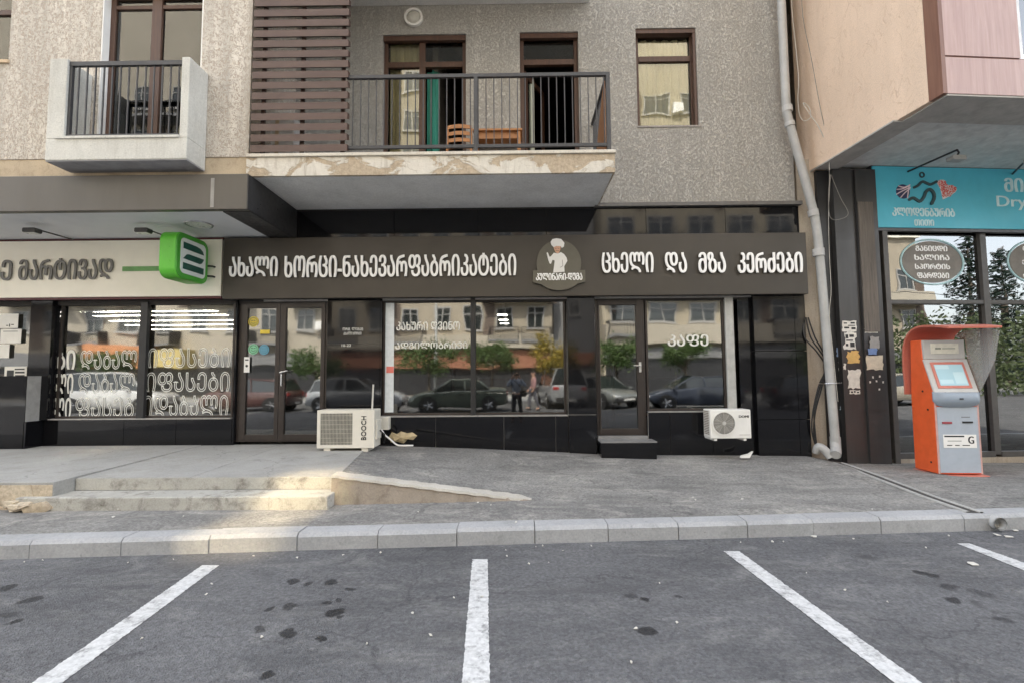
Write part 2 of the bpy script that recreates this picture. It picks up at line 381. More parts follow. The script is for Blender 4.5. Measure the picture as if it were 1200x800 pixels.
# ------------------------------------------------------------------ ground, road, kerb, pavement
struct(MB().add([(-500, -500, -.03), (500, -500, -.03), (500, 500, -.03), (-500, 500, -.03)], [(0, 1, 2, 3)]), 'ground',
       asphalt('far_ground', (.10, .098, .09), (.16, .155, .14), (.2, .19, .17)))
ka, kb = atz(33, 654, 0), atz(1165, 621, 0)
KS = (kb.y-ka.y)/(kb.x-ka.x)
def KY(x): return ka.y + KS*(x-ka.x)            # front foot of the kerb
KH, KW = .16, .22
st = []
for px, py, r, k in ((393,717,.055,.9),(1175*0+339,742,.05,.85),(374,748,.04,.9),(343,710,.06,.7),(316,712,.035,.8),(342,681,.05,.8),(362,684,.03,.7),(390,682,.05,.8),
        (308,735,.04,.7),(380,706,.03,.8),(9,688,.06,.85),(34,703,.06,.8),(18,727,.04,.9),(10,719,.05,.6),(760,740,.06,.85),(755,702,.045,.9),(738,697,.05,.6),(795,697,.03,.7),
        (314,791,.04,.9),(1015,652,.09,.4),(1078,671,.055,.8),(1092,674,.05,.8),(1112,687,.07,.65),(1114,702,.05,.85),(1150,694,.07,.5),(1180,727,.05,.6),(1145,707,.05,.5),(408,690,.04,.8),(401,722,.03,.8),(399,640+62,.03,.7)):
    p = atz(px, py, 0); st.append((p.x, p.y, r, k))
road_m = asphalt('road_asphalt', (.092, .093, .097), (.142, .143, .148), (.24, .237, .23), st)
xs = [-60+i*4 for i in range(31)]
rv = [(x, -23.0, 0) for x in xs]+[(x, KY(x)+.05, 0) for x in xs]; n = len(xs)
struct(MB().add(rv, [(i, i+1, n+i+1, n+i) for i in range(n-1)]), 'road', road_m)
line_m = NT('line_paint')
wear = line_m.ramp(line_m.noise(8, 9, .82), .36, .50, (.85,)*3, (0,)*3)
cc = line_m.mix(wear, line_m.ramp(line_m.noise(30, 4), .3, .7, (.42, .425, .42), (.60, .605, .60)), (.15, .15, .15))
line_m.set(Base_Color=cc, Roughness=.75); line_m.bump(line_m.noise(60, 3), .3, .004)
line_m = line_m.m
for (a0, a1, b0, b1, ty, by) in ((237, 257, 38, 73, 661.5, 799), (553.5, 571.5, 541, 574, 654.5, 799), (848, 866, 1048, 1080, 645, 799), (1121.5, 1136, 1281, 1318, 636, 700)):
    p, q, r_, s_ = atz(a0, ty, .004), atz(a1, ty, .004), atz(b1, by, .004), atz(b0, by, .004)
    e = 1.35  # runs on behind the photographer
    m = MB(); N = 160
    for i in range(N+1):
        t = i/N*e; j = Vector((rnd.gauss(0, .0025), 0, 0)); k = Vector((rnd.gauss(0, .0025), 0, 0)); m.v += [p.lerp(s_, t)+j, q.lerp(r_, t)+k]
    m.f = [(2*i, 2*i+1, 2*i+3, 2*i+2) for i in range(N)]
    for v in m.v: v.z = .004
    struct(m, 'parking_line', line_m)
# kerb stones with open joints, in one run
m = MB(); jx = [X(px, py, -3.6) for px, py in ((43, 640), (143, 640), (241, 640), (342, 638), (437, 636), (532, 634), (628, 630), (720, 627), (810, 625), (900, 622), (988, 620), (1080, 615))]
stp = jx[1]-jx[0]; jx = [jx[0]-stp*i for i in range(9, 0, -1)]+jx+[jx[-1]+.9*i for i in range(1, 12)]
for a, b in zip(jx, jx[1:]):
    a += .004; b -= .004; dz = rnd.uniform(-.004, .004); dy = rnd.uniform(-.006, .006)
    y0, y1 = KY(a)+dy, KY(b)+dy
    prof = [(0, -.06), (0, KH-.035), (.03, KH), (KW, KH), (KW, -.06)]
    m.add([(a, y0+u, z+dz) for u, z in prof]+[(b, y1+u, z+dz) for u, z in prof],
          [(0, 1, 2, 3, 4), (9, 8, 7, 6, 5)]+[(i, (i+1) % 5, 5+(i+1) % 5, 5+i) for i in range(5)])
struct(m, 'kerb', conck)
# pavement: lower strip by the kerb, and the ramp falling to the right from the landing
WX0, WX1 = atz(395, 587, KH).x, atz(622, 582, KH).x
def SY(x): return -2.45 + (x-WX0)*.06 if x < WX1 else -2.45+(WX1-WX0)*.06      # line of the low ramp wall
ZL0, ZL1 = .455, .505
def front_z(x):
    return ZL0+(KH-ZL0)*min(1, max(0, (x-WX0)/(WX1-WX0)))
def back_z(x):
    for (xa, za), (xb, zb) in zip(BK, BK[1:]):
        if x <= xb: return za+(zb-za)*max(0, (x-xa)/(xb-xa))
    return BK[-1][1]
BK = [(-2.45, .50), (-.6, .42), (1.8, .305), (4.75, .275), (5.3, .16), (6.5, .125), (20, .10)]
pv_m = asphalt('pavement_asphalt', (.17, .167, .162), (.30, .293, .275), (.48, .455, .41))
m = MB(); pxs = [-20+i*.5 for i in range(83)]
for x in pxs: m.v += [Vector((x, KY(x)+KW+.003, KH-.006)), Vector((x, (KY(x)+KW+SY(x))/2, KH+.004)), Vector((x, max(SY(x), -2.6), KH))]
for i in range(len(pxs)-1):
    for k in range(2): m.f.append((3*i+k, 3*i+3+k, 3*i+4+k, 3*i+1+k))
o = len(m.v); us = [WX0+.006+i*.15 for i in range(140)]; rows = 12
for x in us:
    for j in range(rows+1):
        t = j/rows; y = SY(x)*(1-t)+.06*t; f = t*t*(3-2*t)*.4+t*.6
        zz = front_z(x)*(1-f)+back_z(x)*f+.007*math.sin(x*2.1+t*5)*t*(1-t)*4+.006*math.sin(x*5.3-t*9)*t*(1-t)*4
        m.v.append(Vector((x-.326*t*max(0, 1-(x-WX0)/1.2), y, zz)))
for i in range(len(us)-1):
    for j in range(rows):
        m.f.append((o+i*(rows+1)+j, o+(i+1)*(rows+1)+j, o+(i+1)*(rows+1)+j+1, o+i*(rows+1)+j+1))
pv = struct(m, 'pavement', pv_m, smooth=True)
# concrete landing of poured bays, its left part reaching further out
m = MB(); LX = atz(66, 565, ZL0).x
def slab(x0, x1, y0, y1, z0, z1, skew=0):
    m.add([(x0, y0, 0), (x1, y0, 0), (x1+skew, y1, 0), (x0+skew*0, y1, 0), (x0, y0, z0), (x1, y0, z0), (x1+skew, y1, z1), (x0, y1, z1)],
          [(0, 3, 2, 1), (4, 5, 6, 7), (0, 1, 5, 4), (1, 2, 6, 5), (2, 3, 7, 6), (3, 0, 4, 7)])
slab(LX, -3.9, -2.34, .05, ZL0, ZL1); slab(-3.892, WX0, -2.34, .05, ZL0, ZL1, -.32)
slab(-9, LX-.012, -2.62, .05, ZL0+.012, ZL1+.004); slab(-20, -9.01, -2.62, .05, ZL0+.012, ZL1)
struct(m, 'concrete_landing', concp, bevel=.008)
# low cast edge beside the ramp
m = MB(); N = 40
for i in range(N+1):
    x = WX0-.02+(WX1-WX0+.05)*i/N; y = SY(x); zt = front_z(x)+.03*(1-i/N)+.004*math.sin(i*1.7); j = .012*math.sin(i*2.3)+.008*math.sin(i*5.1)
    m.v += [Vector((x, y-.05+j, KH-.05)), Vector((x, y-.02+j*.7, KH+(zt-KH)*.6)), Vector((x, y-.012, zt)), Vector((x, y+.13+.02*math.sin(i*.9), zt+.004)), Vector((x, y+.14, KH-.05))]
for i in range(N):
    for k in range(4): m.f.append((5*i+k, 5*i+5+k, 5*i+6+k, 5*i+1+k))
m.f += [(0, 1, 2, 3, 4), tuple(5*N+k for k in (4, 3, 2, 1, 0))]
re_ = empty('ramp_edging', (WX0, SY(WX0), KH), 'low crumbling concrete edging that tapers down the ramp from the steps', 'edging')
m.build('rough_face', concy, re_, smooth=True)
m = MB()
for i in range(N+1):
    x = WX0-.02+(WX1-WX0+.03)*i/N; y = SY(x); zt = front_z(x)+.034*(1-i/N)+.004*math.sin(i*1.7); j = .012*math.sin(i*2.9)+.008*math.sin(i*1.3); k = min(1, (N-i)/3+.15)
    m.v += [Vector((x, y-.028*k+j*.5, zt-.022)), Vector((x, y-.022*k+j*.5, zt+.006)), Vector((x, y+.16*k+j, zt+.012)), Vector((x, y+.165*k+j, zt-.04))]
for i in range(N):
    for k in range(3): m.f.append((4*i+k, 4*i+4+k, 4*i+5+k, 4*i+1+k))
m.f += [(0, 1, 2, 3), tuple(4*N+k for k in (3, 2, 1, 0))]; m.build('coping', concrete('edge_coping', (.50, .475, .42), (.3, .25, .19), .5), re_, smooth=True)
# steps
es = empty('entrance_steps', (-3.7, -2.5, KH), 'wide stained concrete steps below the landing in front of the glass door', 'steps')
p0, p1 = atz(30, 595, KH), atz(386, 595, KH)
m = MB(); m.prism([(p0.x, -2.69), (p1.x, -2.69), (p1.x, -2.345), (p0.x+.12, -2.345)], KH-.05, .308, 'z'); m.build('step', concst, es, bevel=.012)
m = MB(); m.box(LX, -2.352, .312, WX0-.01, -2.343, ZL0-.006); m.build('riser', concst, es)
# rubble under the left end of the landing
m = MB()
for i in range(16):
    c = Vector((LX-.05-rnd.random()*2.4, -2.66+rnd.uniform(-.05, .03), KH+rnd.uniform(-.02, .10))); s_ = rnd.uniform(.05, .12)
    ps = [c+Vector((rnd.uniform(-1, 1)*s_*1.4, rnd.uniform(-.7, .7)*s_, rnd.uniform(-.6, .6)*s_)) for _ in range(12)]
    bm = bmesh.new(); [bm.verts.new(p) for p in ps]; bmesh.ops.convex_hull(bm, input=bm.verts)
    bm.verts.ensure_lookup_table(); bm.verts.index_update(); m.add([v.co.copy() for v in bm.verts], [tuple(v.index for v in f.verts) for f in bm.faces]); bm.free()
m.box(LX-3, -2.625, 0, LX-.02, -2.60, ZL0-.02)
tag(m.build('rubble_edge', rough_stone), kind='stuff')
# litter
lit = [M('paper_scrap', (.56, .54, .49), .8), M('dry_leaf', (.5, .42, .25), .8)]
def scrap(px, py, s_, mt, z=0, nm='litter_scrap', lb='small pale scrap of litter lying on the dark parking asphalt', gp='scraps of litter on the parking asphalt'):
    p = atz(px, py, z); a = rnd.random()*6.3; m = MB(); k = rnd.randint(4, 6); pts = []
    for i in range(k):
        t = a+6.283*i/k; pts.append((p.x+math.cos(t)*s_*rnd.uniform(.5, 1.3), p.y+math.sin(t)*s_*rnd.uniform(.5, 1.1), z+.006+rnd.random()*.012))
    c = (p.x, p.y, z+.018); pts2 = [(q[0], q[1], q[2]-.004) for q in pts]
    m.add(pts+[c]+pts2, [(i, (i+1) % k, k) for i in range(k)]+[tuple(k+1+i for i in range(k))[::-1]]+[(i, k+1+i, k+1+(i+1) % k, (i+1) % k) for i in range(k)])
    tag(m.build(nm, mt, origin=p), lb, 'litter', gp)
for px, py in ((5,658),(28,659),(50,657),(150,660),(203,656),(225,663),(297,652),(348,654),(368,657),(402,651),(446,648),(593,645),(594,652),(620,661),(628,641),(640,643),(643,660),(660,646),(636,640),(588,643),(693,640),(772,645),(775,663),(773,684),(745,737),(793,730),(740,777),(307,747),(358,763),(242,697),(248,685),(166,749),(483,719),(532,701),(466,717),(589,681),(605,678),(632,660),(842,660),(868,636),(905,635),(918,635),(1000,632),(945,672),(990,692),(982,784),(967,775),(1085,642),(1105,644),(1040,706),(430,755),(565,700),(505,745),(1108,628),(1112,628)):
    scrap(px, py, rnd.uniform(.006, .014), lit[0]) if (px*7+py) % 5 < 3 else None
for px, py, s_ in ((1140, 661, .045), (1168, 627, .04), (1182, 629, .04), (1190, 622, .03), (953, 629, .03)):
    scrap(px, py, s_, lit[0], 0, 'crumpled_paper', 'crumpled white paper lying at the right end of the parking row', 'crumpled papers by the drain end of the kerb')
for px, py in ((133, 606), (138, 597), (215, 605), (82, 595), (560, 589), (575, 592), (815, 586), (870, 585), (580, 569), (605, 612), (490, 600), (1022, 597), (870, 570), (900, 560), (812, 583)):
    scrap(px, py, rnd.uniform(.008, .018), lit[0], KH+.012, 'pavement_scrap', 'tiny pale scrap of litter on the grey pavement behind the kerb', 'scraps of litter on the pavement')

# ------------------------------------------------------------------ main building
MBX0, TOPZ = -14.0, 15.0
bld = empty('apartment_building', (0, 0, 0), 'apartment block with rough stucco upper floors above a black granite shopfront', 'building')
YB = -1.42                                              # face of the cream bay
bayx = X(293.5, 100, YB)
xR = X(944, 420)                                        # right end of the granite front
xGr = 4.80                                              # right end of the grey stucco
zSoff = 4.50; zFl = 4.82
zSt = 4.545
# --- cream bay wall with two openings
fd0, fd1 = X(116.5, 80, YB), X(236, 80, YB)            # french door
w0, w1 = MBX0+6.0, X(12.5, 30, YB); wz0, wz1 = Z(71, 5, YB), 7.6
w0 = w1-1.5
zB = Z(185.5, 150, YB); dtop = Z(-15, 170, YB); dbot = zB+.32
m = MB()
m.box(MBX0, YB, zB, w0, YB+.3, TOPZ); m.box(w0, YB, zB, w1, YB+.3, wz0); m.box(w0, YB, wz1, w1, YB+.3, TOPZ)
m.box(w1, YB, zB, fd0, YB+.3, TOPZ); m.box(fd0, YB, zB, fd1, YB+.3, dbot); m.box(fd0, YB, dtop, fd1, YB+.3, TOPZ)
m.box(fd1, YB, zB, bayx, YB+.3, TOPZ); m.box(bayx-.3, YB+.3, zSoff+.33, bayx, 0, TOPZ)
m.build('wall', cream, bld, label='cream stucco wall with scratched brown squiggles')
m = MB(); m.box(MBX0, YB+.012, 4.495, bayx-.02, YB+.25, zB-.002); m.build('stone_band', band_m, bld)
# --- grey wall, three openings
doA = (X(448, 100), X(546, 100), Z(40.5, 497)); doB = (X(609.5, 100), X(678.5, 100), Z(37.5, 644))
wC = (X(746, 90), X(817, 90), Z(147.5, 785), Z(33, 780))
m = MB(); T = .28; zf = zFl+.02
def wall(x0, x1, z0, z1): m.box(x0, 0, z0, x1, T, z1)
wall(bayx-.3, doA[0], zSt, TOPZ); wall(doA[0], doA[1], doA[2], TOPZ); wall(doA[0], doA[1], zSt, zf)
wall(doA[1], doB[0], zSt, TOPZ); wall(doB[0], doB[1], doB[2], TOPZ); wall(doB[0], doB[1], zSt, zf)
wall(doB[1], wC[0], zSt, TOPZ); wall(wC[0], wC[1], wC[3], TOPZ); wall(wC[0], wC[1], zSt, wC[2]); wall(wC[1], xGr, zSt, TOPZ)
m.build('wall', grey, bld, label='grey scratched stucco wall around the long balcony')
# --- shell behind: sides, back, roof, floor slabs
m = MB(); m.box(MBX0, 9, 0, xR, 9.2, TOPZ); m.box(MBX0-.2, YB, .0, MBX0, 9.2, TOPZ); m.box(xGr-.2, .30, 0, xGr, 9, TOPZ); m.box(MBX0, YB, TOPZ, xR, 9.2, TOPZ+.2)
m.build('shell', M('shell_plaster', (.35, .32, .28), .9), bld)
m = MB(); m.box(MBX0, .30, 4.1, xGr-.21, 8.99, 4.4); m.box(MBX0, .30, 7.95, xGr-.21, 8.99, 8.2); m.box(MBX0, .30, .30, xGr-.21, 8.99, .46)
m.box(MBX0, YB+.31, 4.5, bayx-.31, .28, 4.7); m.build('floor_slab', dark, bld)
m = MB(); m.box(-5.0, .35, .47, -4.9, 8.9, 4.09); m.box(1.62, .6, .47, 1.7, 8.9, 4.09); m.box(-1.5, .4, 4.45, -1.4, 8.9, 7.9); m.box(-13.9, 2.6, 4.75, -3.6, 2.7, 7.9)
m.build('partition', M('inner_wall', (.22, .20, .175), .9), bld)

def frame_rect(m, x0, z0, x1, z1, wd, y0, y1):
    m.box(x0, y0, z0, x0+wd, y1, z1); m.box(x1-wd, y0, z0, x1, y1, z1)
    m.box(x0+wd, y0, z0, x1-wd, y1, z0+wd); m.box(x0+wd, y0, z1-wd, x1-wd, y1, z1)
curt = M('net_curtain', (.82, .77, .56), .9, var=.1, scale=3, stretch=(6, 1, .2))
def curtain(x0, x1, z0, z1, y, mt, parent, name='curtain', amp=.02, freq=34, **k):
    m = MB(); n = max(6, int((x1-x0)*60))
    for i in range(n+1):
        x = x0+(x1-x0)*i/n; yy = y+amp*math.sin(x*freq)+amp*.5*math.sin(x*freq*2.3+1)
        m.v += [Vector((x, yy, z0)), Vector((x, yy, z1)), Vector((x, yy+.004, z0)), Vector((x, yy+.004, z1))]
    for i in range(n): m.f += [(4*i, 4*i+4, 4*i+5, 4*i+1), (4*i+2, 4*i+3, 4*i+7, 4*i+6)]
    return m.build(name, mt, parent, smooth=True, **k)
# french door of the cream bay
y0, y1 = YB+.13, YB+.20
d = MB(); frame_rect(d, fd0, dbot, fd1, dtop, .09, y0, y1); mid = X(183, 80, YB+.15)
d.box(mid-.075, y0-.01, dbot+.09, mid+.075, y1, dtop-.09)
ztr = Z(3, 175, YB); d.box(fd0+.09, y0+.002, ztr, mid-.075, y1, ztr+.06); d.box(mid+.075, y0+.002, ztr, fd1-.09, y1, ztr+.06)
fdo = d.build('french_door', framew, bld, bevel=.006)
g = MB(); g.box(fd0+.09, y0+.03, dbot+.09, mid-.076, y0+.036, dtop-.09); g.box(mid+.076, y0+.03, dbot+.09, fd1-.09, y0+.036, dtop-.09); g.build('pane', homeglass, fdo)
curtain(fd0+.1, fd1-.1, dbot+.05, dtop, YB+.25, curt, fdo)
for a_, b_ in ((fd0+.003, fd0+.02), (fd1-.02, fd1-.003)): m = MB(); m.box(a_, YB+.005, dbot, b_, y0-.002, dtop); m.build('reveal', whitep, fdo)
# window at the far left
d = MB(); frame_rect(d, w0, wz0, w1, wz1, .08, y0, y1); zz = Z(10, 5, YB); d.box(w0+.08, y0, zz, w1-.08, y1, zz+.08)
d.box((w0+w1)/2-.04, y0, wz0+.08, (w0+w1)/2+.04, y1, zz)
wo = d.build('window', framew, bld, bevel=.005); g = MB(); g.box(w0+.08, y0+.03, wz0+.08, w1-.08, y0+.036, wz1-.08); g.build('pane', homeglass, wo)
curtain(w0+.1, w1-.1, wz0, wz1, YB+.25, curt, wo)
g = MB(); g.box(w0-.03, YB-.03, wz0-.05, w1+.02, YB+.12, wz0-.003); g.build('sill', M('tan_sill', (.5, .38, .25), .8), wo)
# balcony door A: fixed left half, open right half; transoms
def balcony_door(x0, x1, zt, mid, leaf_open, px_tr):
    y0, y1 = .10, .17; zb = zFl+.03; ztr = px_tr
    d = MB(); frame_rect(d, x0, zb, x1, zt, .07, y0, y1); d.box(x0+.07, y0-.006, ztr, x1-.07, y1, ztr+.10)
    if mid is not None: d.box(mid-.055, y0-.004, zb+.07, mid+.055, y1, zt-.07)
    d.box(x0, .03, zt-.09, x1, .099, zt-.001)
    return d.build('balcony_door', framew, bld, bevel=.005), zb, y0
zt = Z(75, 500); midA = X(495, 110, .12)
da, zb, y0 = balcony_door(*doA, midA, True, zt)
g = MB(); g.box(doA[0]+.07, y0+.03, zt+.10, midA-.055, y0+.036, doA[2]-.07); g.box(midA+.055, y0+.03, zt+.10, doA[1]-.07, y0+.036, doA[2]-.07)
g.box(doA[0]+.07, y0+.03, zb+.07, midA-.055, y0+.036, zt); g.build('pane', homeglass, da)
curtain(doA[0]+.08, midA-.05, zb, doA[2], .23, curt, da, label='pale yellow patterned net curtain')
curtain(midA+.06, midA+.28, zb, zt+.02, .25, M('green_curtain', (.03, .20, .15), .85, var=.3, scale=4, stretch=(6, 1, .2)), da, amp=.03, freq=40, label='dark green curtain gathered in the open half')
db, zb, y0 = balcony_door(*doB, None, True, Z(72, 644))
g = MB(); g.box(doB[0]+.07, y0+.03, Z(72, 644)+.10, doB[1]-.07, y0+.036, doB[2]-.07); g.build('pane', homeglass, db)
# door leaf swung inward on the left
lf = MB(); hx, hy = doB[0]+.08, .18; a = R(62); L = .80; ca, sa = math.cos(a), math.sin(a)
def lp(t, z): return (hx+ca*t, hy+sa*t, z)
def lbar(t0, t1, z0, z1, th=.045):
    nx, ny = -sa*th/2, ca*th/2; c = [(hx+ca*t, hy+sa*t) for t in (t0, t1)]
    lf.prism([(c[0][0]-nx, c[0][1]-ny), (c[1][0]-nx, c[1][1]-ny), (c[1][0]+nx, c[1][1]+ny), (c[0][0]+nx, c[0][1]+ny)], z0, z1, 'z')
zT = Z(76, 644); lbar(0, .09, zb, zT); lbar(L-.09, L, zb, zT); lbar(.09, L-.09, zb, zb+.12); lbar(.09, L-.09, zT-.1, zT)
lo = lf.build('door_leaf', framew, db); lf = MB(); lbar(.09, L-.09, zb+.12, zT-.1, .006); lf.build('pane', homeglass, lo)
curtain(doB[0]+.09, doB[0]+.26, zb, zT, .42, M('pale_green_curtain', (.42, .44, .36), .85, stretch=(6, 1, .2)), db, amp=.03, label='pale green curtain by the open door leaf')
# window C
d = MB(); y0, y1 = .12, .19; frame_rect(d, wC[0], wC[2], wC[1], wC[3], .07, y0, y1); ztc = Z(70, 782, .12); d.box(wC[0]+.07, y0-.005, ztc-.04, wC[1]-.07, y1, ztc+.06)
d.box(wC[0]+.003, .02, wC[3]-.08, wC[1]-.003, y0-.002, wC[3]-.003); d.box(wC[1]-.05, .02, wC[2]+.002, wC[1]-.003, y0-.002, wC[3]-.083)
wo = d.build('window', framew, bld, bevel=.005); g = MB(); g.box(wC[0]+.07, y0+.03, wC[2]+.07, wC[1]-.07, y0+.036, ztc-.04); g.box(wC[0]+.07, y0+.03, ztc+.06, wC[1]-.07, y0+.036, wC[3]-.07)
g.build('pane', homeglass, wo); curtain(wC[0]+.07, wC[1]-.07, wC[2], wC[3]-.07, .24, curt, wo)
g = MB(); g.box(wC[0]-.01, -.015, wC[2]-.03, wC[1]+.04, .119, wC[2]-.002); g.build('sill', M('grey_sill', (.3, .28, .26), .8), wo)
# --- long balcony
bx1 = X(720.5, 185, -1.45); bx0 = bayx-.02; YF = -1.45
bal = MB(); bal.box(bx0+.004, YF+.05, zSoff, bx1-.02, -.002, zFl-.07); bo = bal.build('balcony', concs, bld, label='long balcony with a grey soffit and broken stone edge')
m = MB(); zA_, zB_ = zSoff-.006, zFl-.055; N = 90                # ragged stone facing along the front
m.box(bx0+.01, YF, zA_, bx1, YF+.048, zB_); m.box(bx1-.018, YF+.05, zA_, bx1, -.004, zB_); m.build('stone_edge', peeling('peeling_plaster', (.66, .62, .54), (.47, .385, .28), (.20, .15, .10)), bo)
m = MB(); m.box(bx0+.01, YF-.03, zFl-.052, bx1+.015, -.004, zFl-.005); m.build('coping', concrete('pale_coping', (.60, .56, .48), (.3, .24, .17), .6), bo, bevel=.006)
m = MB(); m.box(bayx+.006, YF+.05, zFl-.004, bx1-.02, -.004, zFl+.012); m.build('floor', M('balcony_tile', (.3, .26, .22), .6), bo)
rx0, rx1 = X(409, 120, YF+.04), X(712.5, 120, YF+.04); zr0, zr1 = Z(172, 560, YF), Z(85.5, 560, YF); yr = YF+.04
m = MB(); m.box(rx0-.03, yr-.025, zr1-.05, rx1+.03, yr+.025, zr1); m.box(rx0, yr-.018, zr0, rx1, yr+.018, zr0+.045)
for px in (557.5, 712.5): x = X(px, 120, yr); m.box(x-.028, yr-.028, zFl-.01, x+.028, yr+.024, zr1-.052)
nb = 33
for i in range(nb):
    x = rx0+(rx1-rx0)*(i+.5)/nb; m.box(x-.007, yr-.007, zr0+.046, x+.007, yr+.007, zr1-.052)
m.box(rx1-.025, yr+.03, zr1-.05, rx1+.025, -.01, zr1-.002); m.box(rx1-.018, yr+.03, zr0, rx1+.018, -.01, zr0+.045)
for i in range(13): y = yr+.12+i*.1; m.box(rx1-.007, y-.007, zr0+.046, rx1+.007, y+.007, zr1-.052)
m.build('railing', railm, bo)
# slat screen
m = MB(); sx0, sx1 = X(297, 90, YF), X(408.5, 90, YF); z = zFl+.03
pitch = (Z(2, 350, YF)-Z(172, 350, YF))/14.0
for i in range(26):
    zc = zFl+.07+i*pitch
    m.add([(sx0, YF-.03, zc-.056), (sx1, YF-.03, zc-.056), (sx1, YF+.06, zc-.010), (sx0, YF+.06, zc-.010), (sx0, YF-.03, zc+.046), (sx1, YF-.03, zc+.046), (sx1, YF+.06, zc+.062), (sx0, YF+.06, zc+.062)],
          [(0, 3, 2, 1), (4, 5, 6, 7), (0, 1, 5, 4), (1, 2, 6, 5), (2, 3, 7, 6), (3, 0, 4, 7)])
for x in (sx0+.12, (sx0+sx1)/2, sx1-.1): m.box(x-.025, YF+.055, zFl+.01, x+.025, YF+.10, zFl+26*pitch)
m.build('slat_screen', slatm, bo)
# wooden panel fixed at the right end behind the railing
m = MB(); m.prism([(yr+.08, zFl+.02), (yr+1.15, zFl+.02), (yr+.08, zr1-.07)], rx1-.045, rx1-.02, 'x'); m.build('side_panel', wood('panel_wood', (.40, .20, .10), (.25, .12, .06), 'z'), bo)
# balcony above
m = MB(); zub = Z(6, 560, 0); m.box(bx0, YF, zub, X(690, 6, 0), -.002, zub+.3); m.build('upper_balcony', concs, bld, bevel=.01)
# --- shallow box balcony of the french door
YS = YB-.40; q0, q1 = X(55.5, 130, YS), X(220.5, 130, YS); qz0, qz1 = Z(187, 140, YS), Z(68, 140, YS); qi0, qi1, qzi = X(76, 130, YS), X(211, 130, YS), Z(162, 140, YS)
sbm = MB(); sbm.box(q0, YS, qz0, q1, YB-.003, qzi); sbm.box(q0, YS, qzi, qi0, YB-.003, qz1); sbm.box(qi1, YS, qzi, q1, YB-.003, qz1)
sb = sbm.build('box_balcony', concw, bld, bevel=.008, label='shallow white painted box balcony')
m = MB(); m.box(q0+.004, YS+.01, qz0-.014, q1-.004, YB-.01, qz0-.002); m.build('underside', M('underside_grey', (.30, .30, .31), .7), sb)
m = MB(); m.box(qi0-.10, YS-.02, qzi-.002, qi1+.003, YS+.10, qzi+.03); m.build('coping', concw, sb)
m = MB(); zz0, zz1 = Z(160, 140, YS), Z(70, 140, YS); m.box(qi0, YS+.03, zz1-.06, qi1, YS+.08, zz1); m.box(qi0, YS+.03, zz0, qi1, YS+.08, zz0+.05); m.box(qi0, YS+.035, zz0+.05, qi0+.04, YS+.075, zz1-.06)
for i in range(13):
    x = qi0+.04+(qi1-qi0-.04)*(i+.7)/13.3; m.box(x-.008, YS+.047, zz0+.05, x+.008, YS+.063, zz1-.06)
m.build('railing', railm, sb)
# --- canopy over the left shop
YC = -1.55; cx1 = X(289.5, 222, YC); cz0, cz1 = Z(246.5, 150, YC), 4.49
m = MB(); m.box(MBX0, YC, cz0, cx1, YC+.10, cz1); m.box(MBX0, YC+.1, cz1-.03, cx1, YB-.0+.2, cz1); cn = m.build('canopy', fascia, bld, bevel=.006, label='grey metal canopy with a white soffit')
bi = X(256, 247, YC)
m = MB(); m.box(bi, YC+.104, cz0-.006, cx1-.004, -.01, cz1-.04); m.box(cx1-.002, YC+.004, cz0+.004, cx1+.012, -.01, cz1-.003); m.build('end_beam', charcoal, cn)
m = MB(); m.box(MBX0, YC+.104, cz0+.015, bi-.003, -.01, cz0+.05); m.build('soffit', soffw, cn)
m = MB(); m.box(X(247, 222, YC), YC-.003, cz0+.03, X(251, 222, YC), YC, cz1-.06); m.build('drip_stain', M('pale_drip', (.26, .25, .23), .7), cn)
p = atz(233, 263, cz0+.013)
m = MB(); m.disc((p.x, p.y, cz0+.016), .17, -.014, 'z'); dl = m.build('downlight', M('lamp_lens', (.62, .63, .58), .3), cn)
m = MB(); m.add([], []); n = 28
m.tube([(p.x+.185*math.cos(6.2832*k/n), p.y+.185*math.sin(6.2832*k/n), cz0+.008) for k in range(n+1)], .014, 6); m.build('rim', steel, dl)
# --- granite band above the sign with ledge
def tiles(m, xs, zs, y0, y1, g=.0038):
    for a, b in zip(xs, xs[1:]):
        for c, e in zip(zs, zs[1:]): m.box(a+g, y0, c+g, b-g, y1, e-g)
zS0, zS1 = Z(347.5, 604, -.18), Z(276, 604, -.18)        # signboard heights
cl = MB(); bk = MB()
x345 = X(345, 260)
cl.box(x345-.5, 0, zS1-.25, x345, .03, zSt-.12)
tiles(cl, [x345, X(462, 260), X(561, 260), X(640, 260), X(757, 260), X(850, 260), xR], [zS1-.25, zSt-.07], .0, .03)
bk.box(x345-.5, .004, zS0-.02, xR-.01, .034, zS1-.255)
m = MB(); m.box(X(697, 236, -.08), -.08, zSt-.065, xR+.03, .035, zSt-.004); m.build('ledge', M('ledge_metal', (.12, .115, .11), .5), bld)
m = MB(); m.box(MBX0, .035, zS0-.05, xGr-.01, .28, zSt-.002); m.build('lintel', dark, bld)
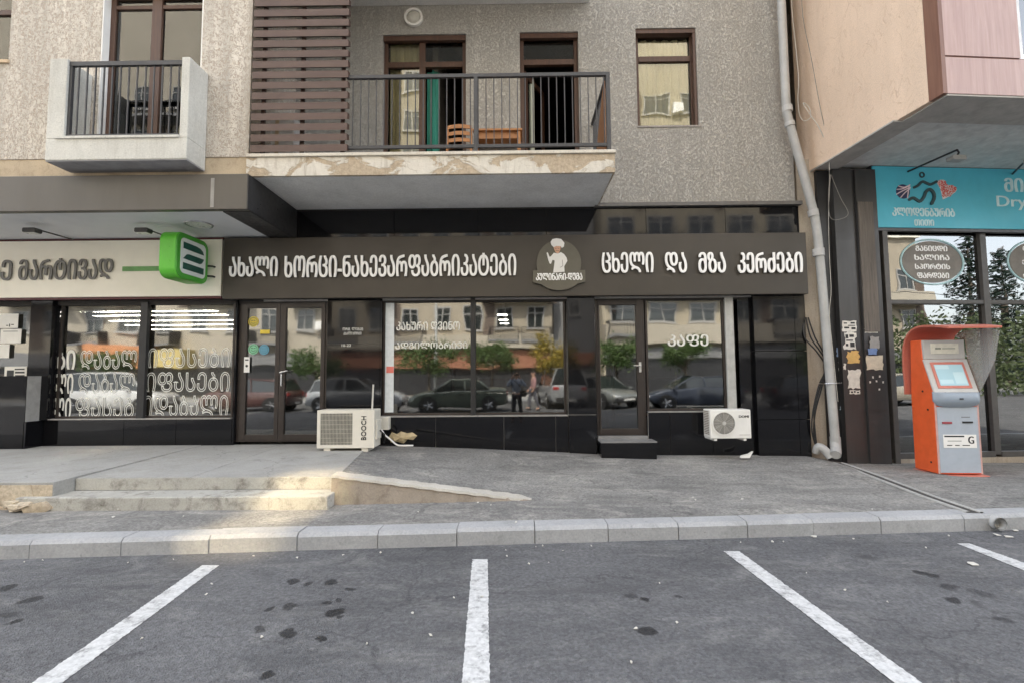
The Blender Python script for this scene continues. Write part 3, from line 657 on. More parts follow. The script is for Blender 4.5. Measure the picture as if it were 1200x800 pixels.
# --- ground-floor piers and bases
zG = .1
L0, L1, L2, L3 = X(64.5), X(162), X(171), X(272)
zW0, zW1 = Z(489.5, 165), Z(356, 165)
D0, D1 = X(277), X(383); P1 = X(446); M0, Mm0, Mm1, M3 = X(447.5), X(551.5), X(557), X(663.5)
zM0, zM1 = Z(486, 555), Z(347, 555)
pl0, pl1 = X(665), X(697.5); E0, E1 = X(699), X(757); W1_, RC, RP = X(862), X(867), X(883)
zE0 = Z(510, 730); zR0 = Z(481, 810); zhead = zS0+.04
tiles(cl, [X(52, 505), X(146, 505), X(207, 505), L3+.04], [zG, zW0-.02], -.02, .03)
cl.box(L3+.045, -.01, zG, D0-.003, .2, zhead)
cl.box(X(37), -.06, zW0-.02, X(62), .2, zhead); cl.box(X(30, 505, -.3), -.30, zG, X(48, 505), .03, zW0-.022)
tiles(cl, [MBX0, -11.5, -9.9, X(29.5, 480, -.3)], [zG, Z(440, 15, -.3)], -.30, -.02)
tiles(cl, [D1+.004, P1-.012], [zG, Z(403, 415), zhead], -.015, .03, .0015)
tiles(cl, [P1-.01, X(511), X(590), X(650), pl0-.004], [zG, zM0-.025], -.02, .03)
tiles(cl, [pl0, pl1], [zG, zM0, zhead], -.055, .03)
tiles(cl, [E1+.01, X(785, 505), X(835, 505), RC], [zG, zR0-.02], -.02, .03)
cl.box(RC+.003, .03, zG, RP-.003, .06, zhead)
tiles(cl, [RP, X(931), xR], [zG, Z(491, 915, -.05), Z(411, 915, -.05), zhead], -.055, .2)
cl.box(P1-.012, -.004, zM0, M0-.002, .10, zhead)
cl.build('granite_cladding', gran, bld)
bk.box(X(52, 505), .004, zG, L3+.04, .036, zW0-.024); bk.box(D1+.004, .0, zG, P1-.014, .2, zhead); bk.box(P1-.01, .004, zG, pl0-.004, .036, zM0-.029)
bk.box(pl0+.004, -.05, zG, pl1-.004, .12, zhead); bk.box(E1+.012, .004, zG, RC, .036, zR0-.024); bk.box(MBX0, -.29, zG, X(29.5, 480, -.3), .0, Z(440, 15, -.3)-.005)
bk.build('grout_backing', grout, bld)
lsm = M('ledge_steel', (.42, .41, .40), .35, .6)
for a_ in ((L0-.05, zW0-.018, L3+.02, zW0-.002), (M0-.02, zM0-.022, pl0-.006, zM0-.002), (E1+.012, zR0-.018, RC-.01, zR0-.002)): m = MB(); m.box(a_[0], -.035, a_[1], a_[2], .09, a_[3]); m.build('window_ledge', lsm, bld)
# --- shop windows
def shop_window(panes, z0, z1, name='shop_window', y=.06, wd=.035, **k):
    m = MB()
    for (a, b) in panes: frame_rect(m, a, z0, b, z1, wd, y, y+.07)
    o = m.build(name, shopf, bld, bevel=.003, **k); g = MB()
    for (a, b) in panes: g.box(a+wd, y+.03, z0+wd, b-wd, y+.036, z1-wd)
    g.build('pane', shopglass, o); return o
wl_ = shop_window([(L0, (L1+L2)/2-.004), ((L1+L2)/2+.004, L3)], zW0, zhead-.05, label='left shop window with rows of outlined white lettering')
m = MB(); m.box((L1+L2)/2-.06, -.005, zW0, (L1+L2)/2+.06, .058, zhead-.05); m.build('mullion', black, wl_)
wm_ = shop_window([(M0, (Mm0+Mm1)/2-.003), ((Mm0+Mm1)/2+.003, M3)], zM0, zhead-.01)
m = MB(); m.box(Mm0, -.005, zM0, Mm1, .058, zhead-.01); m.build('mullion', black, wm_)
wr_ = shop_window([(E1+.02, X(852))], zR0, zhead-.01)
m = MB(); m.box(X(852)+.003, .02, zR0, W1_, .12, zhead-.012); m.build('jamb', M('jamb_grey', (.40, .40, .38), .5), wr_)
wf_ = shop_window([(MBX0, -10.2), (-10.19, X(36.5))], Z(440, 15)+.002, zhead-.05)
# lettering on the left window: outlined rows
def outline_row(txt, px0, px1, py0, py1, par, fill=False):
    x0, x1 = X(px0, 420, .08), X(px1, 420, .08); z0, z1 = Z(py1, 165, .08), Z(py0, 165, .08)
    cu = bpy.data.curves.new('letters', 'FONT'); cu.body = cap(txt); cu.size = 1; cu.resolution_u = 4
    if not fill: cu.fill_mode = 'NONE'; cu.bevel_depth = .017; cu.bevel_resolution = 0
    else: cu.extrude = .02; cu.offset = .02
    ob = bpy.data.objects.new('letters', cu); C.objects.link(ob)
    me = bpy.data.meshes.new_from_object(ob.evaluated_get(bpy.context.evaluated_depsgraph_get()))
    vs = [v.co.copy() for v in me.vertices]; fs = [tuple(p.vertices) for p in me.polygons]
    bpy.data.objects.remove(ob); bpy.data.curves.remove(cu); bpy.data.meshes.remove(me)
    ax, bx = min(v.x for v in vs), max(v.x for v in vs); ay, by = min(v.y for v in vs), max(v.y for v in vs)
    return MB().add([(x0+(v.x-ax)/(bx-ax)*(x1-x0), .086+v.z*.06, z0+(v.y-ay)/(by-ay)*(z1-z0)) for v in vs], fs)
lw = M('vinyl_white', (.70, .70, .66), .5, var=.05)
allm = MB(); gp_ = MB(); gp_.box(L0+.04, .098, zW0+.04, X(89, 420, .1), .106, zhead-.09); gp_.build('frosted_strip', M('frosted_grey', (.26, .26, .24), .5), wl_)
for txt, a, b, t0, t1 in (('დაბალ', 94, 160, 410, 432), ('იფასები', 173, 270, 408, 431), ('დაბალ', 93, 159, 437, 460), ('იფასები', 172, 270, 436, 459), ('ფასებ', 91, 159, 465, 489), ('იდაბალი', 170, 269, 463, 488)):
    q = outline_row(txt, a, b, t0, t1, wl_); allm.add(q.v, q.f)
for txt, t0, t1, a in (('ბი', 409, 432, 66), ('ლი', 437, 460, 65), ('ლი', 465, 488, 64)):
    q = outline_row(txt, a, a+22, t0, t1, wl_, True); allm.add(q.v, q.f)
allm.build('window_lettering', lw, wl_, label='rows of white outlined Georgian letters on the glass')
m = MB(); text_mb(cap('კახური ღვინო'), X(464, 420, .08), Z(387, 500, .08), X(539, 420, .08), Z(377, 500, .08), .086, .003, .003, to=m)
text_mb(cap('ადგილობრივი'), X(463, 420, .08), Z(408.5, 500, .08), X(548, 420, .08), Z(401, 500, .08), .086, .003, .003, to=m); m.build('window_lettering', lw, wm_)
m = MB(); text_mb(cap('კაფე'), X(783, 420, .08), Z(405.5, 805, .08), X(831, 420, .08), Z(392, 805, .08), .086, .003, .006, to=m); m.build('window_lettering', lw, wr_)
m = MB(); text_mb(cap('ორგ. ლიმან'), X(401, 420, -.02), Z(387.5, 415), X(425, 420, -.02), Z(384, 415), -.0155, .002, to=m)
text_mb(cap('ახალი ხორცი'), X(402, 420, -.02), Z(392.5, 415), X(423, 420, -.02), Z(389, 415), -.0155, .002, to=m); text_mb('10-22', X(400, 420, -.02), Z(406, 415), X(411, 420, -.02), Z(403, 415), -.0155, .002, to=m)
m.build('panel_lettering', lw, bld)
m = MB(); m.box(X(449.5), .080, zM0+.05, X(460), .089, zM1-.05); m.build('poster_strip', M('poster_pale', (.6, .64, .66), .5, var=.1, scale=12), wm_)
m = MB(); m.box(X(451.5), .076, Z(436.5, 456), X(460), .0795, Z(429, 456)); m.build('poster', M('poster_red', (.6, .16, .13), .5), wm_)
# --- main door
zD0, zD1 = Z(517.5, 325), Z(351, 325); dm = X(326); y0, y1 = .05, .12
m = MB(); frame_rect(m, D0, zD0, D1, zD1, .05, y0, y1); door = m.build('shop_door', shopf, bld, bevel=.004, label='double dark framed glass shop door')
m = MB(); m.box(D0, .052, zD1+.004, D1, .2, zhead); m.build('head_panel', shopf, door)
for (a, b) in ((D0+.053, dm-.003), (dm+.003, D1-.053)):
    m = MB(); wd = .095; m.box(a, y0-.012, zD0+.03, a+wd, y1-.01, zD1-.053); m.box(b-wd*.75, y0-.012, zD0+.03, b, y1-.01, zD1-.053)
    m.box(a+wd, y0-.012, zD0+.03, b-wd*.75, y1-.01, zD0+.12); m.box(a+wd, y0-.012, zD1-.14, b-wd*.75, y1-.01, zD1-.053)
    lf_ = m.build('door_leaf', shopf, door, bevel=.004); g = MB(); g.box(a+wd, y0+.02, zD0+.12, b-wd*.75, y0+.026, zD1-.14); g.build('pane', shopglass, lf_)
hx = X(329, 430); zh = Z(440, 328)
m = MB(); m.tube(smooth_pts([(hx, .04, zh+.05), (hx, -.03, zh+.05), (hx+.02, -.035, zh+.06), (hx+.13, -.035, zh+.085)]), .012, 8); m.tube([(hx, .045, zh-.17), (hx, .03, zh-.17), (hx, .03, zh+.08)], .012, 8); m.build('handle', steel, door)
yl = M('sticker_yellow', (.62, .47, .05), .5); gr_ = M('sticker_green', (.20, .50, .30), .5); bl_ = M('sticker_blue', (.12, .34, .50), .5)
def round_sticker(px, py, rr, mt, y, lab):
    c = at(px, py, y); m = MB(); m.disc((c.x, y, c.z), rr, -.003); s_ = m.build('sticker', mt, door, label=lab)
    m = MB(); m.ring((c.x, y-.004, c.z), rr*.70, rr*.82, -.001, 20); m.box(c.x-rr*.4, y-.006, c.z+rr*.1, c.x-rr*.1, y-.004, c.z+rr*.3); m.box(c.x+rr*.1, y-.006, c.z+rr*.1, c.x+rr*.4, y-.004, c.z+rr*.3)
    strokes(m, [(c.x+rr*.4*math.cos(a), c.z+rr*.4*math.sin(a)) for a in (3.5, 4.1, 4.7, 5.3, 5.9)], rr*.06, y-.0042, .001)
    m.build('emblem', M('sticker_ink', (.05, .10, .08), .5), s_)
round_sticker(297, 377, .088, yl, .066, 'round yellow sticker'); round_sticker(297, 409, .088, gr_, .066, 'round green sticker'); round_sticker(309.5, 409.5, .085, bl_, .062, 'round blue sticker')
c0, c1 = at(286, 418, .03), at(292, 436, .03); m = MB(); m.box(c0.x, .034, c1.z, c1.x, .037, c0.z); s_ = m.build('notice', whitep, door)
m = MB(); m.disc(((c0.x+c1.x)/2, .034, (c0.z+c1.z)/2-.02), .022, -.002); m.box(c0.x+.02, .031, c0.z-.06, c1.x-.02, .0335, c0.z-.04); m.build('print', black, s_)
c0, c1 = at(305, 386.5, .06), at(316, 391, .06); m = MB(); m.box(c0.x, .058, c1.z, c1.x, .061, c0.z); m.build('sticker', yl, door, label='small yellow strip sticker')
# --- second door with its step
zE1 = Z(346, 727)
m = MB(); frame_rect(m, E0, zE0, E1, zE1+.1, .04, .06, .13); sd_ = m.build('shop_door', shopf, bld, bevel=.004, label='narrow single glass door with a granite step')
a, b = E0+.042, E1-.042; m = MB(); m.box(a, .045, zE0+.03, a+.03, .115, zE1-.04); m.box(b-.10, .045, zE0+.03, b, .115, zE1-.04); m.box(a+.03, .045, zE0+.03, b-.10, .115, zE0+.11); m.box(a+.03, .045, zE1-.16, b-.10, .115, zE1-.04)
lf_ = m.build('door_leaf', shopf, sd_, bevel=.004); g = MB(); g.box(a+.03, .08, zE0+.11, b-.10, .086, zE1-.16); g.build('pane', shopglass, lf_)
zh = Z(428, 750); m = MB(); m.tube([(b-.05, .05, zh), (b-.05, -.01, zh), (b-.06, -.015, zh), (b-.17, -.015, zh)], .011, 8); m.box(b-.07, .03, zh-.11, b-.03, .044, zh+.06); m.build('handle', steel, sd_)
m = MB(); sx1_ = X(769, 522, -.3); m.box(E0-.004, -.33, .1, sx1_, -.022, zE0-.075); m.build('door_step', gran, bld, bevel=.004)
m = MB(); m.box(E0-.01, -.34, zE0-.073, sx1_+.006, -.022, zE0-.05); m.box(E0, -.02, zE0-.073, E1, .16, zE0-.002); m.build('step_slab', M('grey_slab', (.20, .20, .20), .35), bld, bevel=.003)
# --- what can be made out inside the shops
shelfm = wood('shelf_wood', (.30, .17, .08), (.16, .08, .035), 'x')
for (x, y, n_) in ((-3.6, 3.0, 4), (-.9, 4.4, 4), (3.2, 4.0, 4)):
    e = empty('shop_shelf', (x, y, .46), {-3.6: 'wooden shelf unit standing behind the main glass door', -.9: 'wooden shelf unit at the back of the middle shop window', 3.2: 'wooden shelf unit behind the right shop window'}[x], 'shelf', 'shelves inside the shops')
    m = MB(); m.box(x-.8, y, .46, x-.76, y+.4, 2.2); m.box(x+.76, y, .46, x+.8, y+.4, 2.2); m.build('side_panel', shelfm, e)
    m = MB()
    for i in range(n_): m.box(x-.76, y, .6+i*.45, x+.76, y+.4, .63+i*.45)
    m.build('shelf_board', shelfm, e)
e = empty('display_counter', (-1.0, 2.4, .46), 'pale display counter inside behind the middle window', 'counter'); m = MB(); m.box(-2.0, 2.3, .46, .3, 2.9, 1.2); m.build('counter_body', M('counter_white', (.5, .5, .48), .4), e, bevel=.01); m = MB(); m.box(-2.05, 2.25, 1.203, .35, 2.95, 1.24); m.build('counter_top', steel, e)
def ceiling_lamp(x, y, wd, dp, zl, lab, gp):
    e = empty('ceiling_lamp', (x, y, 4.05), lab, 'lamp', gp); m = MB(); m.box(x-wd/2-.02, y-dp/2-.02, zl+.005, x+wd/2+.02, y+dp/2+.02, zl+.045); m.box(x-.01, y-.01, zl+.045, x+.01, y+.01, 4.1); m.build('housing', whitep, e)
    m = MB(); m.box(x-wd/2, y-dp/2, zl, x+wd/2, y+dp/2, zl+.004); m.build('diffuser', MATS_lamp, e)
for y in (4.6, 5.8, 6.8): ceiling_lamp(-.36, y, .26, .22, 3.2, 'short lit lamp of the row of three seen through the middle window', 'lit lamps behind the middle window')
for y in (.7, 1.3, 2.2, 3.1, 4.2): ceiling_lamp(-6.6-y*.35, y, 2.5+y*.15, .10, 2.85, 'long lit strip lamp under the ceiling behind the left window', 'strip lamps behind the left window')
m = MB(); m.box(-13.9, 8.2, .47, -5.1, 8.4, 3.9); m.build('back_wall', M('warm_inner_wall', (.62, .52, .38), .8), bld)

# ------------------------------------------------------------------ signs on the front
def words(par, txt, px0, px1, py0, py1, Y, depth, mat, widen, name='lettering'):
    pm = (px0+px1)/2
    return text_mb(cap(txt), at(px0, (py0+py1)/2, Y).x, at(pm, py1, Y).z, at(px1, (py0+py1)/2, Y).x, at(pm, py0, Y).z, Y, depth, widen).build(name, mat, par)
SGY = -.18
s = empty('shop_sign', (-.1, -.1, zS0), 'long dark brown signboard with raised white Georgian words on both sides of a cook emblem', 'sign')
sxa, sxb = X(261.5, 312, SGY), X(946, 312, SGY)
m = MB(); m.box(sxa, SGY, zS0, sxb, -.062, zS1); m.build('board', signbrown, s, bevel=.006)
LY = SGY-.028
for t, a, b, y0_, y1_ in (('ახალი', 269, 326, 301, 324.5), ('ხორცი-ნახევარფაბრიკატები', 334, 605, 298, 324.5)):
    words(s, t, a, b, y0_, y1_, LY, .022, letterw, .0075)
for t, a, b in (('ცხელი', 705, 765.5), ('და', 779, 804.5), ('მზა', 818, 850), ('კერძები', 864, 940)):
    words(s, t, a, b, 296, 320, LY, .022, letterw, .0075)
# standoffs behind letters
m = MB()
for px in range(275, 605, 14): p = at(px, 312, SGY); m.tube([(p.x, SGY+.001, p.z), (p.x, LY+.002, p.z)], .006, 6)
for px in (710, 722, 735, 748, 760, 784, 798, 824, 835, 846, 870, 882, 895, 908, 920, 934): p = at(px, 309, SGY); m.tube([(p.x, SGY+.001, p.z), (p.x, LY+.002, p.z)], .006, 6)
m.build('standoff', black, s)
# emblem plate with the cook
EY = SGY-.05; ec = at(655, 309, EY); sc = 1/ (F/(8.2+EY))                    # metres per px there
def ep(x, y): return (ec.x+(x-655)*sc, ec.z-(y-309)*sc)
em = signbrown_l = M('emblem_olive', (.105, .096, .072), .5, var=.08)
pl = [ep(655+26.5*math.cos(R(a)), 308.5-28*math.sin(R(a))) for a in range(-18, 199, 9)]
pl = pl[:]+[ep(627, 317)]+[ep(624, 317), ep(624, 331), ep(633, 333.5)]+[ep(655+27*math.cos(R(a)), 321-20*math.sin(R(a))) for a in range(-142, -36, 12)]+[ep(677, 333), ep(686, 331), ep(686, 317)]
m = MB(); m.prism(pl, EY, SGY-.008, 'y'); emb = m.build('emblem', em, s, label='round olive emblem plate with a cook in a white hat')
cw = M('cook_white', (.72, .71, .68), .5, var=.04); skin_e = M('cook_skin', (.62, .36, .24), .6)
def epm(x, y):                                                                  # from the zoomed crop (10 px per photo px)
    return ep(600+x/10, 270+y/10)
m = MB(); m.prism([epm(*p) for p in ((480,500),(490,430),(500,355),(475,345),(455,395),(440,390),(425,350),(405,262),(418,255),(440,310),(455,305),(490,262),(540,272),(575,255),(612,280),(640,320),(650,360),(630,395),(612,425),(615,490))], EY-.008, EY-.0005, 'y')
m.build('coat', cw, emb)
m = MB(); m.prism([epm(*p) for p in ((455,130),(475,98),(525,88),(580,98),(618,145),(610,190),(585,205),(575,183),(520,180),(490,195),(462,165))], EY-.011, EY-.0005, 'y'); m.build('hat', cw, emb)
m = MB(); m.prism([epm(*p) for p in ((490,196),(520,182),(574,184),(568,225),(552,262),(535,270),(512,255),(497,225))], EY-.0075, EY-.0005, 'y'); m.build('face', skin_e, emb)
m = MB(); strokes(m, [epm(508, 214), epm(522, 211)], .0025, EY-.0077, .001); strokes(m, [epm(540, 211), epm(556, 214)], .0025, EY-.0077, .001); strokes(m, [epm(515, 240), epm(533, 236), epm(550, 240)], .003, EY-.0077, .001)
strokes(m, [epm(590, 350), epm(595, 420), epm(565, 438)], .003, EY-.0083, .001); m.build('drawing_line', M('ink_brown', (.09, .05, .03), .6), emb)
text_mb(cap('კულინარი-დუმა'), *ep(627.5, 329), *ep(682.5, 320.5), EY-.0005, .006, .004).build('lettering', letterw, emb)
# white sign on the left
s = empty('shop_sign', (-9, -.1, zS0), 'white signboard with grey Georgian word and a green line under the canopy', 'sign')
WY = -.15
m = MB(); m.box(MBX0, WY, Z(348, 130, WY), X(259.5, 312, WY), -.062, Z(282, 130, WY)); m.build('board', offwhite, s, bevel=.004)
m = MB(); m.box(MBX0, WY+.03, Z(282, 130, WY)+.002, X(259, 312, WY), -.01, Z(282, 130, WY)+.04); m.box(MBX0, WY+.03, Z(348, 130, WY)-.035, X(259, 312, WY), -.03, Z(348, 130, WY)-.002); m.build('red_edge', M('dark_red_trim', (.08, .012, .014), .5), s)
lg = M('sign_grey', (.135, .13, .12), .5)
words(s, 'ზე', -14, 14.5, 305, 329, WY-.012, .016, lg, .009); words(s, 'მარტივად', 22.5, 133, 303, 328, WY-.012, .016, lg, .009)
m = MB(); m.box(X(144, 315, WY), WY-.012, Z(318, 160, WY), X(196, 315, WY), WY-.001, Z(312.5, 160, WY)); m.build('green_line', M('line_green', (.12, .30, .09), .5), s)
# green blade sign
bxs = (-405*7.2/570-.02); ya, yb = -1.0, -.24
s = empty('blade_sign', (bxs, -.6, Z(335, 220, -.6)), 'bright green rounded cube sign with three dark bars beside the white signboard', 'sign')
zc = (at(213, 304, -.6).z); gs = M('sign_green', (.10, .46, .035), .35, var=.06); gd = M('sign_green_shaded_rim', (.055, .30, .03), .35, var=.06)  # rim green is darkened to paint the shade on the side face
m = MB(); m.rbox((bxs-.13, (ya+yb)/2, zc), (yb-ya, .25, .72), .15, 'x'); m.build('case', gs, s, bevel=.012, smooth=True)
m = MB(); m.rbox((bxs+.004, (ya+yb)/2, zc), (yb-ya-.02, .016, .70), .14, 'x'); fr_ = m.build('rim', gd, s, bevel=.004)
m = MB(); m.rbox((bxs+.016, (ya+yb)/2, zc), (yb-ya-.17, .008, .55), .08, 'x'); fc = m.build('face', M('face_white', (.62, .66, .63), .4, var=.04), s)
def fy(u): return ya+.085+.05+(yb-ya-.27)*u
def fz(v): return zc-.21+.42*v
lgm = M('logo_green', (.012, .07, .05), .4); m = MB()
def barp(pts): m.prism([(fy(u), fz(v)) for u, v in pts], bxs+.021, bxs+.027, 'x')
barp(((0, .76), (0, 1.0), (.62, 1.0), (.8, .97), (.93, .89), (1, .76)))
barp(((0, .385), (.07, .47), (.16, .57), (.25, .60), (1, .60), (.97, .52), (.90, .42), (.8, .37)))
barp(((0, 0), (0, .24), (1, .24), (1, 0))); m.build('logo', lgm, s)
m = MB()
for dz in (-.07, -.27): m.tube([(bxs-.1, yb-.01, zc+dz+.10), (bxs-.1, -.155, zc+dz+.10)], .018, 8)
for dz in (-.03, -.20): m.tube([(bxs-.02, yb-.01, zc+dz), (bxs+.07, -.21, zc+dz), (bxs+.07, -.155, zc+dz)], .016, 8)
m.build('bracket', black, s)
# arm spotlights over the white sign
def arm_spot(ph, pb, zt_, lab):
    a = at(*ph, -.95); b = at(*pb, -.16); e = empty('arm_spotlight', b, lab, 'spotlight', 'arm spotlights of the left shop')
    m = MB(); m.tube([b, a], .012, 8); m.build('arm', charcoal, e)
    m = MB(); m.rbox((a.x-.02, a.y-.02, a.z-.035), (.20, .12, .07), .02); m.build('lamp_head', charcoal, e, bevel=.006); m = MB(); m.box(a.x-.10, a.y-.07, a.z-.078, a.x+.06, a.y+.03, a.z-.072); m.build('lens', M('lamp_lens', (.6, .6, .6)), e)
arm_spot((41, 268.5), (86, 281), 0, 'thin black arm spotlight above the grey Georgian word'); arm_spot((171, 268.5), (205, 281), 0, 'thin black arm spotlight beside the green cube sign')

# ------------------------------------------------------------------ round lamp, chair, table on the balcony
c = at(485, 22, -.01); e = empty('wall_lamp', c, 'round white bulkhead lamp on the grey wall above the balcony', 'lamp')
m = MB(); m.disc((c.x, -.002, c.z), .165, -.03); m.ring((c.x, -.032, c.z), .125, .165, -.035); m.build('ring', whitep, e, bevel=.008)
m = MB(); prof = [(.122, -.032), (.10, -.07), (.06, -.09), (0.001, -.096)]
n = 24
for r_, y in prof: m.v += [Vector((c.x+r_*math.cos(6.2832*k/n), y, c.z+r_*math.sin(6.2832*k/n))) for k in range(n)]
for i in range(3):
    for k in range(n): m.f.append((i*n+k, i*n+(k+1) % n, (i+1)*n+(k+1) % n, (i+1)*n+k))
m.build('lens', M('lamp_glass', (.50, .49, .44), .35), e, smooth=True)
orw = wood('orange_wood', (.48, .22, .075), (.33, .14, .05), 'x'); FZ = zFl+.013
YC_ = -.42; a, b = at(524, 150, YC_), at(552, 150, YC_); ztop = at(538, 146, YC_).z
e = empty('wooden_chair', ((a.x+b.x)/2, YC_, FZ), 'orange wooden ladder-back chair behind the balcony railing', 'chair')
m = MB()
for x in (a.x, b.x): m.tube([(x, YC_-.36, FZ), (x, YC_-.34, FZ+.42), (x, YC_-.31, ztop-.06)] if 0 else [(x, YC_-.02, FZ), (x, YC_, FZ+.45), (x, YC_+.05, ztop-.05)], .02, 8)
m.build('back_post', orw, e)
for k in range(2):
    x = (a.x, b.x)[k]; m = MB(); m.tube([(x, YC_+.40, FZ), (x, YC_+.39, FZ+.43)], .02, 8); m.build('leg', orw, e)
m = MB(); m.box(a.x-.02, YC_-.01, FZ+.43, b.x+.02, YC_+.42, FZ+.46); m.build('seat', orw, e, bevel=.008)
for k in range(4):
    z = ztop-.03-k*.115; m = MB(); N = 10
    for i in range(N+1):
        t = i/N; x = a.x+(b.x-a.x)*t; bow = .03*math.sin(math.pi*t); yy = YC_+.04+bow*.8
        m.v += [Vector((x, yy, z-.028+bow)), Vector((x, yy, z+.028+bow*1.3)), Vector((x, yy+.016, z+.028+bow*1.3)), Vector((x, yy+.016, z-.028+bow))]
    for i in range(N):
        for q in range(4): m.f.append((4*i+q, 4*i+(q+1) % 4, 4*i+4+(q+1) % 4, 4*i+4+q))
    m.build('slat', orw, e)
YT = -.45; a, b = at(554, 155, YT), at(612, 155, YT); zt = at(583, 150.5, YT).z
e = empty('wooden_table', ((a.x+b.x)/2, YT+.3, FZ), 'orange wooden table beside the chair on the balcony', 'table')
m = MB(); m.box(a.x, YT, zt-.035, b.x, YT+.4, zt); m.build('table_top', orw, e, bevel=.006)
m = MB(); m.box(a.x+.05, YT+.05, zt-.15, b.x-.05, YT+.35, zt-.037); m.build('apron', wood('apron_wood', (.40, .18, .07), (.28, .12, .04), 'x'), e)
for x in (a.x+.03, b.x-.08):
    for y in (YT+.02, YT+.33): m = MB(); m.box(x, y, FZ, x+.05, y+.05, zt-.037); m.build('leg', orw, e)
m = MB(); m.tube([(b.x-.18, YT+.2, zt+.02), (b.x-.13, YT+.2, zt+.055), (b.x-.06, YT+.22, zt+.02)], [.02, .03, .02], 8); tag(m.build('cloth_bundle', M('dark_cloth', (.03, .03, .035), .9), smooth=True, origin=(b.x-.12, YT+.2, zt)), 'small dark bundle lying on the balcony table', 'bundle')
# clutter behind the slats: an old AC unit and boxes
c = at(345, 120, -.6); e = empty('stored_box', (c.x-.3, -.6, FZ), 'pale box stored behind the brown slat screen', 'box'); m = MB(); m.box(c.x-.45, -.8, FZ, c.x+.1, -.4, FZ+.9); m.build('carton', M('carton_pale', (.55, .53, .5), .7), e, bevel=.01); m = MB(); m.box(c.x-.2, -.803, FZ+.02, c.x-.14, -.801, FZ+.88); m.build('tape', M('tape_tan', (.4, .3, .18), .4), e)

# ------------------------------------------------------------------ air conditioners
def grille_fan(e, cx, cy, cz, r, mt, name='fan'):
    m = MB(); m.disc((cx, cy+.03, cz), r, -.004); b = m.build('fan_recess', M('fan_dark', (.07, .068, .06), .7), e)
    m = MB()
    for k in range(5):
        a = 6.2832*k/5; m.add([(cx+.02*math.cos(a), cy+.02, cz+.02*math.sin(a)), (cx+r*.9*math.cos(a-.3), cy+.012, cz+r*.9*math.sin(a-.3)), (cx+r*.92*math.cos(a+.45), cy+.024, cz+r*.92*math.sin(a+.45))], [(0, 1, 2)])
    m.disc((cx, cy+.01, cz), r*.18, .012); m.build('fan', acg, e)
    m = MB()
    for k in range(1, 9): m.tube([(cx+r*k/8.4*math.cos(6.2832*q/28), cy, cz+r*k/8.4*math.sin(6.2832*q/28)) for q in range(29)], .0028, 4, False)
    for k in range(8): a = math.pi*k/4; m.tube([(cx, cy+.002, cz), (cx+r*math.cos(a), cy+.002, cz+r*math.sin(a))], .003, 4)
    m.build('guard', mt, e)
YA = -.64; a, b = at(371.5, 503, YA), at(438.5, 503, YA); z0, z1 = at(405, 524.5, YA).z, at(405, 480, YA).z
e = empty('air_conditioner', ((a.x+b.x)/2, YA+.18, z0-.06), 'large cream outdoor air conditioner with slatted grille and dark vertical lettering standing by the door', 'air conditioner')
gx0, gx1 = a.x+.05, at(413, 503, YA).x; gz0, gz1 = z0+.05, z1-.05
m = MB(); m.box(a.x, YA+.012, z0, b.x, YA+.36, z1); m.build('case', acm, e, bevel=.012)
m = MB(); m.box(a.x, YA, z0, gx0, YA+.0115, z1); m.box(gx1, YA, z0, b.x, YA+.0115, z1); m.box(gx0, YA, z0, gx1, YA+.0115, gz0); m.box(gx0, YA, gz1, gx1, YA+.0115, z1); m.build('front_panel', acm, e)
m = MB()
for i in range(23): x = gx0+(gx1-gx0)*(i+.5)/23; m.box(x-.0035, YA+.001, gz0, x+.0035, YA+.009, gz1)
for i in range(7): z = gz0+(gz1-gz0)*(i+.5)/7; m.box(gx0, YA+.004, z-.003, gx1, YA+.0105, z+.003)
m.build('grille', M('ac_grille_pale', (.42, .40, .34), .5), e)
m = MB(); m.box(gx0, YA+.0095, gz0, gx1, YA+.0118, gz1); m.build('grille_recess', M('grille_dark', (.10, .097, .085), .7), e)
for x in (a.x+.1, b.x-.2): m = MB(); m.box(x, YA+.02, z0-.06, x+.1, YA+.34, z0-.002); m.build('foot', acm, e, bevel=.004)
ta, tb = at(423, 515, YA), at(429.5, 487, YA)
text_mb('BOOCH', ta.x, ta.z, tb.x, tb.z, YA-.0003, .002, .004, rot=True).build('lettering', black, e)
m = MB(); m.box(b.x+.001, YA+.06, z0+.12, b.x+.03, YA+.3, z0+.42); m.build('valve_cover', acm, e, bevel=.006)
m = MB(); m.tube([(b.x+.03, YA+.2, z0+.25), (b.x+.10, YA+.22, z0+.18), (b.x+.09, YA+.3, z0+.10), (b.x+.06, YA+.34, z0+.03)], .012, 8); m.build('hose', black, e, smooth=True)
